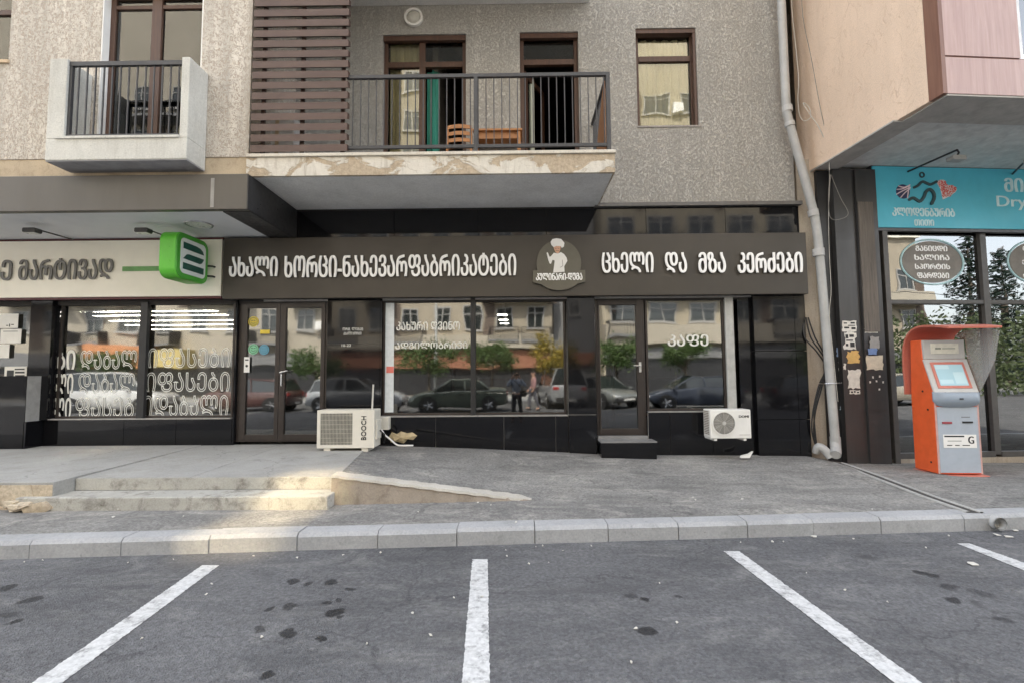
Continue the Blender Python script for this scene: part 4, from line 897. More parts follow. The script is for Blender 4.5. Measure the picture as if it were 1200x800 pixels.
# rod, cable duct, hole in the wall, hose
p, q = at(437.5, 450, -.30), at(434.5, 500, -.26); tag(MB().tube([(q.x, q.y, .52), p], .014, 8).build('metal_rod', M('pale_rod', (.55, .53, .48), .5), origin=(q.x, q.y, .5)), 'thin pale rod leaning behind the large air conditioner', 'rod')
p = at(448, 489, -.15); q = at(455.5, 503, -.15); m = MB(); m.box(p.x-.09, -.17, q.z, q.x, -.022, p.z+.01); tag(m.build('junction_box', acm, bevel=.008, origin=(p.x, -.1, q.z)), 'small cream junction box on the granite beside the air conditioner', 'box')
m = MB(); pts = [(455,512),(459,506),(465,508),(470,505),(477,507),(483,506),(489,510),(484,515),(478,514),(473,519),(465,517),(458,518)]
pp = [at(x, y, -.03) for x, y in pts]; c = Vector((sum(p.x for p in pp)/12, -.085, sum(p.z for p in pp)/12)); m.add([c]+[(p.x, -.022, p.z) for p in pp]+[((p.x*.6+c.x*.4), -.055-rnd.random()*.03, p.z*.6+c.z*.4) for p in pp],
    [(1+i, 1+(i+1) % 12, 13+(i+1) % 12, 13+i) for i in range(12)]+[(13+i, 13+(i+1) % 12, 0) for i in range(12)]); tag(m.build('mortar_patch', M('foam_tan', (.50, .40, .24), .9, bump=.8, bscale=25), origin=c), 'rough tan mortar patch on the broken granite plinth', 'patch')
pts = smooth_pts([at(447, 503, -.3), at(451, 509, -.32), at(457, 514, -.34), at(466, 521, -.32), at(478, 521.5, -.34), at(484, 521.5, -.30)]); 
for p_ in pts: p_.z = max(p_.z, .50-.0)
tag(MB().tube(pts, .014, 8).build('drain_hose', whitep, smooth=True, origin=pts[-1]), 'white drain hose lying by the broken plinth', 'hose')
YB_ = -.44; a, b = at(832.5, 496, YB_), at(880.5, 496, YB_); z0, z1 = at(856, 513.5, YB_).z, at(856, 479.5, YB_).z
e = empty('air_conditioner', ((a.x+b.x)/2, -.2, z0), 'small white outdoor air conditioner with a round fan mounted low on the granite wall', 'air conditioner')
m = MB(); m.box(a.x, YB_+.006, z0, b.x, YB_+.29, z1); m.build('case', M('ac_white', (.72, .71, .67), .42, var=.05), e, bevel=.014)
cx_, cz_ = at(848.5, 495.5, YB_).x, at(848.5, 495.5, YB_).z; m = MB(); m.ring((cx_, YB_+.004, cz_), .172, .19, -.012); m.build('fan_ring', MATS['ac_white'], e)
m = MB(); m.disc((cx_, YB_+.0055, cz_), .173, -.002); m.build('fan_recess', M('fan_grey', (.17, .163, .148), .7), e)
m = MB()
for k in range(1, 11): m.tube([(cx_+.172*k/10.4*math.cos(6.2832*q/28), YB_-.004, cz_+.172*k/10.4*math.sin(6.2832*q/28)) for q in range(29)], .0026, 4, False)
for k in range(12): an = math.pi*k/6; m.tube([(cx_, YB_-.002, cz_), (cx_+.172*math.cos(an), YB_-.002, cz_+.172*math.sin(an))], .0026, 4)
m.disc((cx_, YB_-.007, cz_), .03, -.004); m.build('guard', M('guard_grey', (.45, .44, .41), .5), e)
m = MB()
for k in range(5): an = 6.2832*k/5; m.add([(cx_, YB_+.0015, cz_), (cx_+.15*math.cos(an-.35), YB_+.0025, cz_+.15*math.sin(an-.35)), (cx_+.16*math.cos(an+.4), YB_+.0015, cz_+.16*math.sin(an+.4))], [(0, 1, 2)])
m.build('fan', M('fan_pale', (.25, .24, .215), .5), e)
m = MB()
for i in range(14): z = z0+.06+i*.027; m.box(a.x-.006, YB_+.06, z, a.x-.001, YB_+.25, z+.012)
m.build('side_vent', M('vent_brown', (.20, .16, .12), .6), e)
ta, tb = at(866, 489, YB_), at(877.5, 486, YB_); text_mb('DOMI', ta.x, ta.z, tb.x, tb.z, YB_+.0055, .002, .002).build('lettering', black, e)
m = MB(); m.box(b.x-.19, YB_+.002, z0+.055, b.x-.03, YB_+.0055, z0+.062); m.build('trim_line', acg, e)
m = MB()
for x in (a.x+.06, b.x-.12): m.box(x, YB_+.02, z0-.035, x+.045, -.03, z0-.002); m.box(x, -.058, z0-.03, x+.045, -.026, z0+.3)
m.build('bracket', MATS['ac_white'], e, bevel=.004)
p = at(867, 531, -.33); m = MB(); m.prism([(p.x, .30), (p.x+.14, .30), (p.x+.20, .40), (p.x+.13, .36), (p.x+.02, .335)], -.36, -.31, 'y'); tag(m.build('bent_bracket', whitep, origin=p), 'small bent white bracket lying below the wall mounted air conditioner', 'bracket')

# ------------------------------------------------------------------ concrete strip, drainpipe, cables
m = MB(); m.box(xR+.003, .02, .05, X(968, 420), .3, 5.3); tag(m.build('concrete_strip', concb), 'bare brownish concrete strip between the granite front and the dark column', 'wall')
YP = -.20
pts = [at(913, -60, YP), at(915.5, 0, YP), at(921, 118, YP), at(924, 140, YP), at(930, 162, YP), at(950.5, 238, YP), at(956, 262, YP), at(962, 318, YP), at(977.5, 500, YP), at(979, 520, YP)]
e = empty('drainpipe', at(979, 530, YP), 'light grey drainpipe bending down the corner between the two buildings', 'pipe')
m = MB(); m.tube([pts[0]]+smooth_pts(pts[1:], 5), .068, 16); m.build('pipe', pipe_m, e, smooth=True)
q = pts[-1]; m = MB(); m.tube(smooth_pts([q+Vector((0, 0, .12)), q, q+Vector((-.03, -.05, -.09)), q+Vector((-.09, -.13, -.15))], 5), [.078]*16, 16, False); m.tube(smooth_pts([q+Vector((-.01, 0, .02)), q+Vector((-.03, -.05, -.09)), q+Vector((-.09, -.13, -.148))], 3), .072, 16); m.build('elbow', pipe_m, e, smooth=True)
m = MB()
for (a, b) in ((0.0, .10),): pass
cmat = M('pipe_collar', (.45, .45, .44), .5, var=.12)
def collar(px, py, up, r=.082, h=.10):
    p = at(px, py, YP); d = (at(*up, YP)-p).normalized(); MB().tube([p-d*h/2, p+d*h/2], r, 16).build('collar', cmat, e, smooth=True)
collar(922.5, 128, (921, 110)); collar(925.5, 146, (924, 138), .08, .07); collar(953, 250, (951, 240)); collar(959, 296, (958, 285), .09, .12)
m = MB(); p = at(970, 449, YP); m.tube([(p.x-.09, YP+.08, p.z-.0), (p.x-.09, YP-.07, p.z), (p.x+.09, YP-.07, p.z+.005), (p.x+.26, YP+.05, p.z+.01)], .008, 6); m.build('clamp', steel, e)
p = at(961, 526, -.13); m = MB(); m.tube(smooth_pts([(p.x-.06, -.1, .33), (p.x-.03, -.15, .44), (p.x+.06, -.2, .36), (p.x+.1, -.24, .27)], 4), [.05, .055, .058, .06, .062, .064, .065, .066, .066, .066, .064, .062, .06][:13], 12); tag(m.build('pipe_stub', pipe_m, smooth=True, origin=(p.x, -.15, .28)), 'short curved grey pipe stub at the foot of the drainpipe', 'pipe')
# channel across the pavement with its outlet through the kerb
g0, g1 = at(984, 543, -.35), atz(1168, 606, KH+.03); g0 = Vector((g0.x, -.30, .20)); q_ = KY(g1.x)+.07; g1 = g0.lerp(g1, (q_-g0.y)/(g1.y-g0.y)); e = empty('drain_channel', g0, 'narrow pale drain channel running across the pavement from the drainpipe to the kerb', 'drain')
dv = (g1-g0); tn = Vector((dv.x, dv.y, 0)).normalized(); nn = Vector((-tn.y, tn.x, 0)); m = MB(); N = 24
def gz(p):
    t = max(0, min(1, (p.y-SY(p.x))/(.06-SY(p.x)))); f = t*t*(3-2*t)*.4+t*.6
    return (front_z(p.x)*(1-f)+back_z(p.x)*f) if p.y > SY(p.x) else KH
for i in range(N+1):
    p = g0+dv*(i/N); z = gz(p)
    for o_, h in ((-.085, .0), (-.08, .016), (-.052, .018), (-.045, .004), (.045, .004), (.052, .018), (.08, .016), (.085, .0)): v = p+nn*o_; m.v.append(Vector((v.x, v.y, z+h)))
for i in range(N):
    for k in range(7): m.f.append((8*i+k, 8*i+8+k, 8*i+9+k, 8*i+1+k))
m.build('channel', concrete('channel_concrete', (.46, .455, .43), (.2, .19, .18), .5), e)
m = MB()
for i in range(N+1):
    p = g0+dv*(i/N); z = gz(p)
    for o_, h in ((-.042, .0075), (.042, .0075)): v = p+nn*o_; m.v.append(Vector((v.x, v.y, z+h)))
m.f = [(2*i, 2*i+1, 2*i+3, 2*i+2) for i in range(N)]; m.build('groove', M('groove_dark', (.055, .052, .048), .9), e)  # darker strip along the middle of the channel
m = MB()
pe = atz(1174, 612, .10); ky = KY(pe.x); m = MB()
pp = Vector((pe.x, ky, .084)); d = Vector((tn.x, tn.y, 0)); m.tube([pp-d*.22, pp+d*.07], .066, 18, False); m.tube([pp-d*.22, pp+d*.068], .054, 18, False); m.build('outlet_pipe', pipe_m, e, smooth=True)
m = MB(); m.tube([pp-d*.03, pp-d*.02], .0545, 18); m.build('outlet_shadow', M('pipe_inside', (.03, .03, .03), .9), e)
def cable(pl, r, mt, lab, name='cable', grp=None):
    pts = smooth_pts([at(x, y, Y) for x, y, Y in pl], 5); return tag(MB().tube(pts, r, 6).build(name, mt, smooth=True, origin=pts[0]), lab, 'cable', grp)
wire = M('wire_grey', (.20, .19, .17), .6); wirew = M('wire_pale', (.5, .48, .43), .6)
cable([(928, -40, -.2), (928, 10, -.2), (933, 60, -.2), (936, 95, -.22), (935, 115, -.22), (937, 135, -.2), (943, 142, -.2), (950, 137, -.22), (948, 126, -.22), (941, 121, -.2), (949, 134, -.24), (960, 150, -.3), (970, 175, -.35), (972, 200, -.35)], .006, wirew, 'pale looped wire hanging beside the drainpipe on the peach wall')
cable([(938, -40, -.3), (941, 20, -.3), (951, 70, -.32), (960, 120, -.34), (968, 160, -.35), (972, 200, -.32), (971, 230, -.28), (973, 255, -.3), (985, 257, -.3), (994, 250, -.3), (985, 232, -.3), (977, 213, -.32), (974, 205, -.32)], .005, wire, 'thin dark wire with a long drooping loop in front of the black column')
cable([(973, 205, -.28), (971, 250, -.28), (972, 300, -.27), (974, 340, -.27), (972, 370, -.27), (977, 420, -.27), (982, 470, -.26)], .004, wirew, 'thin pale wire running straight down beside the drainpipe')
for k, (dx, lb) in enumerate(((-1, 'outer thick black hose bulging beside the foot of the drainpipe'), (4, 'middle thick black hose beside the foot of the drainpipe'), (-8, 'lowest slack black hose near the wall by the drainpipe'))):
    cable([(945+dx*.5, 372, -.03), (951+dx, 395, -.08), (962+dx*.6, 412, -.10), (968, 425+k*3, -.11), (964-k*2, 450, -.12), (956-k*1.5, 480, -.12), (954+dx*.3, 505, -.10), (958, 528, -.06)], .012, black, lb, 'hose', 'black hoses by the drainpipe')

# ------------------------------------------------------------------ building on the right, turned a few degrees
RA = R(4.5); RO = Vector((X(957, 420), -.02, 0)); RU = Vector((math.cos(RA), math.sin(RA), 0)); RN = Vector((-math.sin(RA), math.cos(RA), 0))
def atR(px, py, v):
    d = ray(px, py); t = ((RO+RN*v-CO).dot(RN))/d.dot(RN); p = CO+d*t-RO; return p.dot(RU), p.z
rb = local_empty('corner_building', RO, 'peach rendered corner building with wood panelled bay jutting over a dark glass shop', 'building', rz=RA)
FV = -2.10; u0 = atR(1090, 118, FV)[0]; zU = 5.10
uS = .06
m = MB(); m.add([(uS-.02, .30, zU), (u0-.02, FV, zU), (u0-.02, FV, TOPZ), (uS-.02, .30, TOPZ), (uS+.25, .30, zU), (u0+.22, FV, zU), (u0+.22, FV, TOPZ), (uS+.25, .30, TOPZ)],
               [(0, 1, 2, 3), (4, 7, 6, 5), (0, 4, 5, 1), (3, 2, 6, 7), (1, 5, 6, 2), (0, 3, 7, 4)]); m.build('wall', peach, rb, label='peach rendered side wall')
F2 = FV-.20; ua, ub = u0-.02, 7.0
wp = wood('wood_panel', (.47, .33, .30), (.35, .225, .20), 'z', .7, .45); ws = wood('wood_edge', (.24, .125, .085), (.17, .08, .055), 'z', .8, .5)
zj = atR(1140, 67, F2)[1]; uw = atR(1194, 40, F2)[0]
m = MB(); m.box(ua, F2, zU, ua+.055, FV-.003, TOPZ); m.build('panel_edge', ws, rb)
m = MB(); m.box(ua+.058, F2+.002, zU, ub, FV, zj-.012); m.box(ua+.058, F2+.002, zj+.012, uw, FV, TOPZ); m.box(uw+1.3, F2+.002, zj+.012, ub, FV, TOPZ); m.build('wood_panel', wp, rb, label='reddish wood panel cladding')
m = MB(); m.box(ua+.056, F2+.02, zj-.011, ub, FV, zj+.011); m.build('panel_joint', ws, rb)
m = MB(); frame_rect(m, uw+.003, zj+.014, uw+1.297, 9, .07, F2+.03, F2+.12); wd_ = m.build('window', M('window_white', (.7, .72, .74), .4), rb); g = MB(); g.box(uw+.073, F2+.06, zj+.084, uw+1.227, F2+.066, 8.93); g.build('pane', rightglass, wd_)
# soffit with a recess
m = MB(); zq = zU-.004; m.box(ua+.06, F2+.01, zq-.02, ub, FV+.45, zq); m.box(u0-.1, FV+.451, zq-.02, u0+.28, -.08, zq)
m.add([(uS, .2, zq-.02), (u0-.10, FV+.45, zq-.02), (u0-.10, .2, zq-.02), (uS, .2, zq), (u0-.10, FV+.45, zq), (u0-.10, .2, zq)], [(0, 2, 1), (3, 4, 5), (0, 1, 4, 3)])
m.build('soffit', M('soffit_grey', (.40, .385, .36), .7), rb)
m = MB(); m.box(u0+.281, FV+.452, zq+.05, ub, -.02, zq+.08); m.build('soffit_recess', M('soffit_pale', (.62, .62, .60), .6), rb)
m = MB(); m.box(.05, .45, zU+.1, ub, 9, zU+.3); m.box(.05, 8.8, 0, ub, 9, TOPZ); m.box(ub-.2, FV, 0, ub, 9, TOPZ); m.box(0, FV, TOPZ, ub, 9, TOPZ+.2); m.box(.05, .3, 0, .30, 9, zU+.1); m.box(.31, .45, .0, ub-.21, 8.8, .12); m.box(.31, 5.0, .13, ub-.21, 5.1, 5); m.build('shell', MATS['shell_plaster'], rb)
# column of dark ribs
colm = M('column_dark', (.042, .041, .042), .38, var=.2, scale=2, stretch=(3, 3, .3)); colb = M('column_black', (.016, .016, .018), .4)
ux = lambda px, v=-.1: atR(px, 420, v)[0]
z0c, z1c = .05, zU-.03
m = MB(); m.box(ux(971), -.03, z0c, ux(985.5), .30, z1c); m.build('column_side', colb, rb)
m = MB(); m.box(ux(985.8), -.12, z0c, ux(1008), .30, z1c); m.box(ux(1008.3), -.10, z0c, ux(1011.5), .3, z1c); m.box(ux(1011.8), -.14, z0c, ux(1036), .30, z1c); m.build('column_panel', colm, rb)
m = MB(); m.box(ux(1012.5), -.16, 2.3, ux(1030), -.141, atR(1020, 237, -.15)[1]); m.build('worn_board', wood('worn_wood', (.19, .165, .14), (.075, .066, .06), 'z', 1.2, .8), rb)
# glazed front
gf = M('glazing_frame', (.075, .07, .066), .45); G0 = ux(1037, 0); zgb, zgt = atR(1100, 533, 0)[1], atR(1100, 270, -.12)[1]; ztr = atR(1090, 354, 0)[1]
mu = atR(1160, 420, 0)[0]; GE = 7.0-.25; mu2 = mu+1.62
m = MB(); m.box(G0, -.10, z0c, G0+.09, .10, zU-.02); m.box(mu-.055, -.03, zgb, mu+.055, .10, zU-.02); m.box(mu2-.055, -.03, zgb, mu2+.055, .10, zU-.02)
m.box(G0+.091, -.02, ztr-.035, mu-.056, .09, ztr+.035); m.box(mu+.056, -.02, ztr-.035, mu2-.056, .09, ztr+.035); m.box(mu2+.056, -.02, ztr-.035, GE, .09, ztr+.035)
m.box(G0+.091, -.04, zgb-.04, mu-.056, .10, zgb+.05); m.box(mu+.056, -.04, zgb-.04, mu2-.056, .10, zgb+.05); m.box(mu2+.056, -.04, zgb-.04, GE, .10, zgb+.05)
gz_ = m.build('shop_glazing', gf, rb, bevel=.004, label='tall dark framed shop glazing')
for (a, b) in ((G0+.091, mu-.056), (mu+.056, mu2-.056), (mu2+.056, GE)):
    g = MB(); g.box(a, .03, zgb+.051, b, .036, ztr-.036); g.box(a, .03, ztr+.036, b, .036, zU-.03); g.build('pane', rightglass, gz_)
m = MB(); m.box(G0, -.05, .03, GE, .11, zgb-.042); m.build('plinth', concb, rb)
# ovals on the glass
ova = M('oval_grey', (.20, .185, .165), .6); ovr = M('oval_rim', (.45, .68, .72), .5)
for (c0, c1, lines) in ((1055.5, 1129, ('განიცდი', 'ხალიჩა', 'სპორტის', 'ფარდები')), (1181, 1256, ('ტანსაცმ', 'ქურთუკი', 'ტყავი'))):
    (ua_, za_), (ub_, zb_) = atR((c0+c1)/2, 281, .025), atR((c0+c1)/2, 333.5, .025); a = atR(c0, 307, .025)[0]; b = atR(c1, 307, .025)[0]
    cx, cz, rx_, rz_ = (a+b)/2, (za_+zb_)/2, (b-a)/2, (za_-zb_)/2
    m = MB(); m.disc((cx, .0285, cz), rx_*.95, -.003, ry=rz_*.93, n=40); ov = m.build('oval_sticker', ova, gz_, label='grey oval sticker with pale rim and Georgian words')
    m = MB(); n = 44; m.tube([(cx+rx_*math.cos(6.2832*k/n), .026, cz+rz_*math.sin(6.2832*k/n)) for k in range(n+1)], .016, 6); m.build('rim', ovr, gz_)
    m = MB(); k = len(lines)
    for i, t in enumerate(lines):
        zz = cz+rz_*(.60-1.2*i/(k-1))if k > 1 else cz; wq = .56-.05*(i in (0, 3)); text_mb(cap(t), cx-rx_*wq, zz-.048, cx+rx_*wq, zz+.048, .0255, .002, .005, to=m)
    m.build('lettering', letterw, gz_)
# teal sign
TV = -.13; e = local_empty('teal_sign', RO, 'bright teal shop sign with a running figure, ball and pizza-red shape', 'sign', rz=RA)
e['label'] = 'bright teal shop sign with a running figure, a ball and a red heart shape'
(t0, _), zt1, zt0 = atR(1024.5, 232, TV), atR(1100, 196.5, TV)[1], atR(1100, 267.5, TV)[1]
teal = M('teal_board', (.075, .47, .62), .45, var=.1, scale=1.0)
m = MB(); m.box(t0, TV, zt0, GE, -.03, zt1); m.build('board', teal, e, bevel=.004)
m = MB(); m.box(t0-.02, TV+.01, zt1+.002, GE, -.02, zt1+.03); m.box(t0-.02, TV+.02, zt0-.05, GE, -.031, zt0-.002); m.box(t0-.03, TV+.02, zt0-.05, t0-.002, -.031, zt1); m.build('frame', charcoal, e)
def tp(x, y): return Vector(atR(1010+x*190/1200, 190+y*90/568, TV))              # from the zoomed crop
fig = M('figure_dark', (.022, .055, .065), .5); m = MB()
c = tp(443, 97); m.ring((c.x, TV-.0005, c.y), .028, .052, -.008, 24)
strokes(m, smooth_pts([tp(385, 190), tp(415, 175), tp(445, 148), tp(475, 158), tp(505, 168), tp(548, 148)], 4), .022, TV-.0005, .005)
strokes(m, smooth_pts([tp(350, 280), tp(380, 268), tp(425, 293), tp(455, 262), tp(470, 225), tp(498, 205), tp(525, 230), tp(530, 270), tp(512, 310)], 4), .025, TV-.0005, .005); m.build('runner', fig, e)
c = tp(303, 220); m = MB(); m.disc((c.x, TV-.0005, c.y), .125, -.005); m.build('ball', M('ball_navy', (.025, .03, .10), .5), e)
m = MB()
for pl in ([tp(258, 205), tp(300, 200), tp(350, 178)], [tp(255, 240), tp(300, 215), tp(355, 190)], [tp(285, 265), tp(315, 230), tp(352, 200)], [tp(335, 268), tp(340, 230), tp(345, 180)], [tp(270, 180), tp(310, 190), tp(352, 172)]): strokes(m, smooth_pts(pl, 3), .009, TV-.006, .002)
m.build('ball_stripe', M('stripe_pink', (.72, .58, .62), .5), e)
hp = [(556,158),(560,142),(580,133),(603,133),(618,142),(622,160),(632,172),(668,172),(695,188),(703,205),(690,225),(650,255),(598,278),(590,240),(578,195)]
m = MB(); m.prism([tuple(tp(*p)) for p in hp], TV-.005, TV-.0005, 'y'); m.build('heart', M('heart_white', (.70, .62, .62), .5), e)
cx_ = sum(p[0] for p in hp)/15; cy_ = sum(p[1] for p in hp)/15; r2 = random.Random(3); m = MB()
for _ in range(420):
    x, y = r2.uniform(560, 700), r2.uniform(140, 272); ins = False; j = 14
    for i in range(15):
        (xi, yi), (xj, yj) = hp[i], hp[j]
        if (yi > y) != (yj > y) and x < (xj-xi)*(y-yi)/(yj-yi)+xi: ins = not ins
        j = i
    if ins and math.hypot(x-cx_, y-cy_) < 75: q = tp(x, y); m.disc((q.x, TV-.0055-r2.random()*.001, q.y), r2.uniform(.006, .012), -.001, n=7)
m.build('heart_pattern', M('heart_red', (.60, .10, .08), .5), e)
lt = M('teal_lettering', (.55, .74, .78), .5)
def tw(t, x0, y0, x1, y1, wd, raw=False):
    a, b = tp(x0, y1), tp(x1, y0); text_mb(t if raw else cap(t), a.x, a.y, b.x, b.y, TV-.0005, .004, wd).build('lettering', lt, e)
tw('კლოდენბურიბ', 225, 345, 685, 400, .007); tw('თითი', 388, 428, 532, 472, .006); tw('მი', 1055, 122, 1190, 222, .012); 
a, b = tp(1000, 355), tp(1215, 255); text_mb('Dry', a.x, a.y, b.x, b.y, TV-.0005, .004, .006).build('lettering', lt, e)
# spot over the teal sign
for (px, py, bx, by, lb) in ((1121, 168, 1064, 191, 'black arm spotlight over the running figure of the teal sign'), (1212, 172, 1188, 194, 'black arm spotlight over the right end of the teal sign')):
    (a, za), (b, zb) = atR(px, py, -1.0), atR(bx, by, -.14); e = local_empty('arm_spotlight', RO, lb, 'spotlight', 'arm spotlights of the teal sign', rz=RA)
    zb = min(zb, zU-.05); za = min(za, zU-.08)
    m = MB(); m.tube([(b, -.10, zb), (a, -1.0, za)], .016, 8); m.tube([(a, -1.0, za), (a+.05, -.98, za-.03), (a+.02, -.97, za-.09)], .014, 8); m.build('arm', charcoal, e)
    m = MB(); m.rbox((a+.02, -.96, za-.12), (.22, .12, .07), .02); m.build('lamp_head', pipe_m, e, bevel=.006)
# papers on the column
def paper(x0, y0, x1, y1, v, col, lab, nm='paper_notice', torn=.25):
    p = lambda x, y: atR(920+x/4, 360+y/4, v)
    r3 = random.Random(int(x0*7+y0)); pts = []
    for (ax, ay, bx, by) in ((x0, y0, x1, y0), (x1, y0, x1, y1), (x1, y1, x0, y1), (x0, y1, x0, y0)):
        for k in range(5): t = k/5; pts.append((ax+(bx-ax)*t+r3.uniform(-torn, torn)*12*(k > 0), ay+(by-ay)*t+r3.uniform(-torn, torn)*12*(k > 0)))
    e = local_empty(nm, RO, lab, 'notice', 'papers stuck on the dark column', rz=RA)
    m = MB(); m.prism([p(*q) for q in pts], v-.003, v-.0005, 'y'); m.build('sheet', M('paper_'+'_'.join(str(int(c*100)) for c in col), col, .8, var=.14, scale=14), e); return e, p, v
def prt(e, p, v, rects):
    m = MB()
    for (x0, y0, x1, y1) in rects: (a, za), (b, zb) = p(x0, y0), p(x1, y1); m.box(a, v-.0045, zb, b, v-.0032, za)
    m.build('print', black, e)
pw = (.66, .64, .59)
prt(*paper(268, 64, 334, 114, -.12, pw, 'torn white notice with black print highest on the left column panel'), [(274, 72, 290, 78), (294, 84, 328, 88), (276, 92, 300, 100), (306, 70, 326, 78), (310, 94, 330, 104)])
prt(*paper(276, 120, 333, 198, -.12, pw, 'long ragged white notice with black numbers above the orange paper', torn=.6), [(282, 128, 296, 146), (300, 128, 322, 140), (286, 152, 318, 158), (304, 164, 326, 186), (284, 170, 296, 182)])
paper(292, 206, 347, 261, -.12, (.62, .40, .14), 'torn orange paper notice on the left column panel', torn=.5)
paper(294, 290, 352, 379, -.12, pw, 'tall blank white paper notice lowest of the big sheets on the left panel', torn=.45)
prt(*paper(303, 386, 352, 405, -.12, pw, 'narrow white strip notice under the tall blank sheet'), [(308, 392, 318, 400), (322, 390, 330, 398), (336, 394, 346, 400)])
prt(*paper(373, 74, 434, 121, -.14, pw, 'white notice with one black block highest on the right column panel'), [(396, 98, 412, 106)])
paper(398, 138, 440, 195, -.16, (.28, .27, .26), 'faded grey paper remnant on the right column panel', torn=.3)
paper(388, 192, 430, 222, -.165, (.16, .24, .44), 'small blue sticker just above the cream sheet')
paper(382, 224, 458, 293, -.145, (.60, .53, .42), 'cream paper sheet on the right column panel', torn=.4)
paper(241, 188, 270, 230, -.03, (.28, .38, .58), 'pale blue sticker on the black side of the column')
paper(252, 250, 268, 300, -.03, pw, 'small torn white scrap on the black side of the column', torn=.4)
paper(274, 264, 286, 290, -.12, pw, 'tiny white slip between the black side and the orange paper')
paper(256, 464, 272, 480, -.03, (.35, .42, .5), 'tiny pale sticker low on the black side of the column')
for (x, y) in ((408, 322), (395, 345), (425, 340), (438, 378), (456, 345), (440, 318)):
    paper(x, y, x+7, y+9, -.14, pw, 'tiny white glue scrap below the cream sheet on the column', 'glue_scrap', .1)
# papers on the far left shop window
def pap2(x0, y0, x1, y1, lab, rects=(), Y=.05):
    a, b = at(x0/4, 340+y0/4, Y), at(x1/4, 340+y1/4, Y); e = empty('paper_notice', (a.x, Y, b.z), lab, 'notice', 'papers on the far left window')
    m = MB(); m.box(a.x, Y-.003, b.z, b.x, Y, a.z); m.build('sheet', M('paper_white2', (.70, .69, .65), .8, var=.06), e)
    if rects:
        m = MB()
        for (p0, q0, p1, q1) in rects: c, d = at(p0/4, 340+q0/4, Y), at(p1/4, 340+q1/4, Y); m.box(c.x, Y-.0045, d.z, d.x, Y-.0032, c.z)
        m.build('print', black, e)
pap2(-30, 112, 84, 178, 'white sheet with handwriting on the far left window, highest of four', [(30, 164, 40, 168), (44, 158, 48, 172), (54, 160, 66, 164)]); pap2(4, 183, 98, 248, 'white sheet with faint lines on the far left window, below the handwritten one', [(16, 192, 84, 194)])
pap2(-30, 253, 42, 317, 'white sheet cut by the left edge of the view on the far left window'); 
def pap3():
    a, b = at(23/4, 340+357/4, -.3), at(123/4, 340+428/4, -.3)
    return a, b
pap2(23, 357, 123, 428, 'white notice with a black portrait and text on the far left window, lowest of four', [(34, 374, 64, 420), (70, 366, 116, 372), (72, 380, 116, 388), (72, 396, 116, 402), (72, 410, 112, 416)])

# ------------------------------------------------------------------ payment kiosk
KV = Vector((atz(1118, 554, .15).x, 0, .13)); kp = atR(1123, 554, -1.0)
kx = at(1122, 500, -.98).x
e = local_empty('payment_kiosk', (kx, -.98, .125), 'orange and grey payment kiosk with a curved hood and tilted screen', 'kiosk', rz=R(-4))
kor = M('kiosk_orange', (.78, .125, .035), .4, var=.08); khd = M('kiosk_red', (.55, .17, .12), .4, var=.08); kgr = M('kiosk_grey', (.37, .415, .47), .42, var=.06); klt = M('kiosk_light', (.50, .49, .47), .45, var=.06)
hw = .30
prof = [(0, .03), (0, 1.0), (.0, 1.20), (.17, 1.68), (.19, 1.99), (.40, 1.99), (.45, 1.2), (.46, .03)]
m = MB(); m.prism(prof, -hw, hw, 'x'); m.build('body', kor, e, bevel=.012)
m = MB(); m.box(-hw+.025, -.012, .05, hw-.025, -.001, 1.0); m.build('front_panel', kgr, e, bevel=.004)
m = MB(); m.box(-hw, -.008, .035, -hw+.023, -.0005, 1.2); m.box(hw-.023, -.008, .035, hw, -.0005, 1.2); m.build('edge_trim', M('trim_pink', (.55, .33, .29), .4), e)
m = MB(); m.box(-hw-.015, -.06, 0, hw+.05, .48, .02); m.build('base_plate', khd, e, bevel=.004)
# tilted surround and screen
def tilt(u0, u1, t0, t1, off, th, m):
    def P(u, t, o): d = Vector((0, .17, .48)).normalized(); nrm = Vector((0, -.48, .17)).normalized(); b = Vector((u, 0, 1.20)); return b+d*(t*.509)+nrm*o
    vs = [P(u0, t0, off), P(u1, t0, off), P(u1, t1, off), P(u0, t1, off), P(u0, t0, off+th), P(u1, t0, off+th), P(u1, t1, off+th), P(u0, t1, off+th)]
    m.add(vs, [(0, 3, 2, 1), (4, 5, 6, 7), (0, 1, 5, 4), (1, 2, 6, 5), (2, 3, 7, 6), (3, 0, 4, 7)])
m = MB(); tilt(-hw-.005, hw+.005, .0, 1.02, .001, .03, m); m.build('screen_surround', klt, e, bevel=.008)
m = MB(); tilt(-.235, .235, .12, .92, .032, .008, m); m.build('screen_frame', khd, e, bevel=.003)
m = MB(); tilt(-.195, .195, .20, .84, .041, .003, m); sc_ = m.build('screen', emit('screen_glow', (.30, .46, .52), .05), e)
m = MB(); tilt(-.19, .0, .70, .82, .0445, .0008, m); tilt(.03, .18, .26, .60, .0445, .0008, m); tilt(-.18, .0, .26, .38, .0445, .0008, m); m.build('screen_tile', emit('screen_tile', (.38, .52, .56), .06), sc_)
m = MB(); m.box(-hw+.01, .15, 1.70, hw-.01, .189, 1.985); m.build('header', klt, e, bevel=.006)
m = MB(); m.box(-.19, .142, 1.78, .20, .149, 1.93); hd = m.build('header_label', M('label_cream', (.70, .68, .58), .5), e)
text_mb('PAYBOX', -.08, 1.84, .14, 1.875, .1415, .001, .001).build('lettering', M('label_ink', (.22, .24, .20), .6), hd) if 0 else None
m = MB(); m.box(-.13, .1395, 1.845, -.05, .1415, 1.87); m.box(-.03, .1395, 1.85, .15, .1415, 1.862); m.build('print', M('label_ink', (.22, .24, .20), .6), hd)
m = MB(); pr = [(-.005, 1.22), (-.07, 1.20), (-.10, 1.14), (-.085, 1.06), (-.03, 1.0), (-.005, 1.0)]
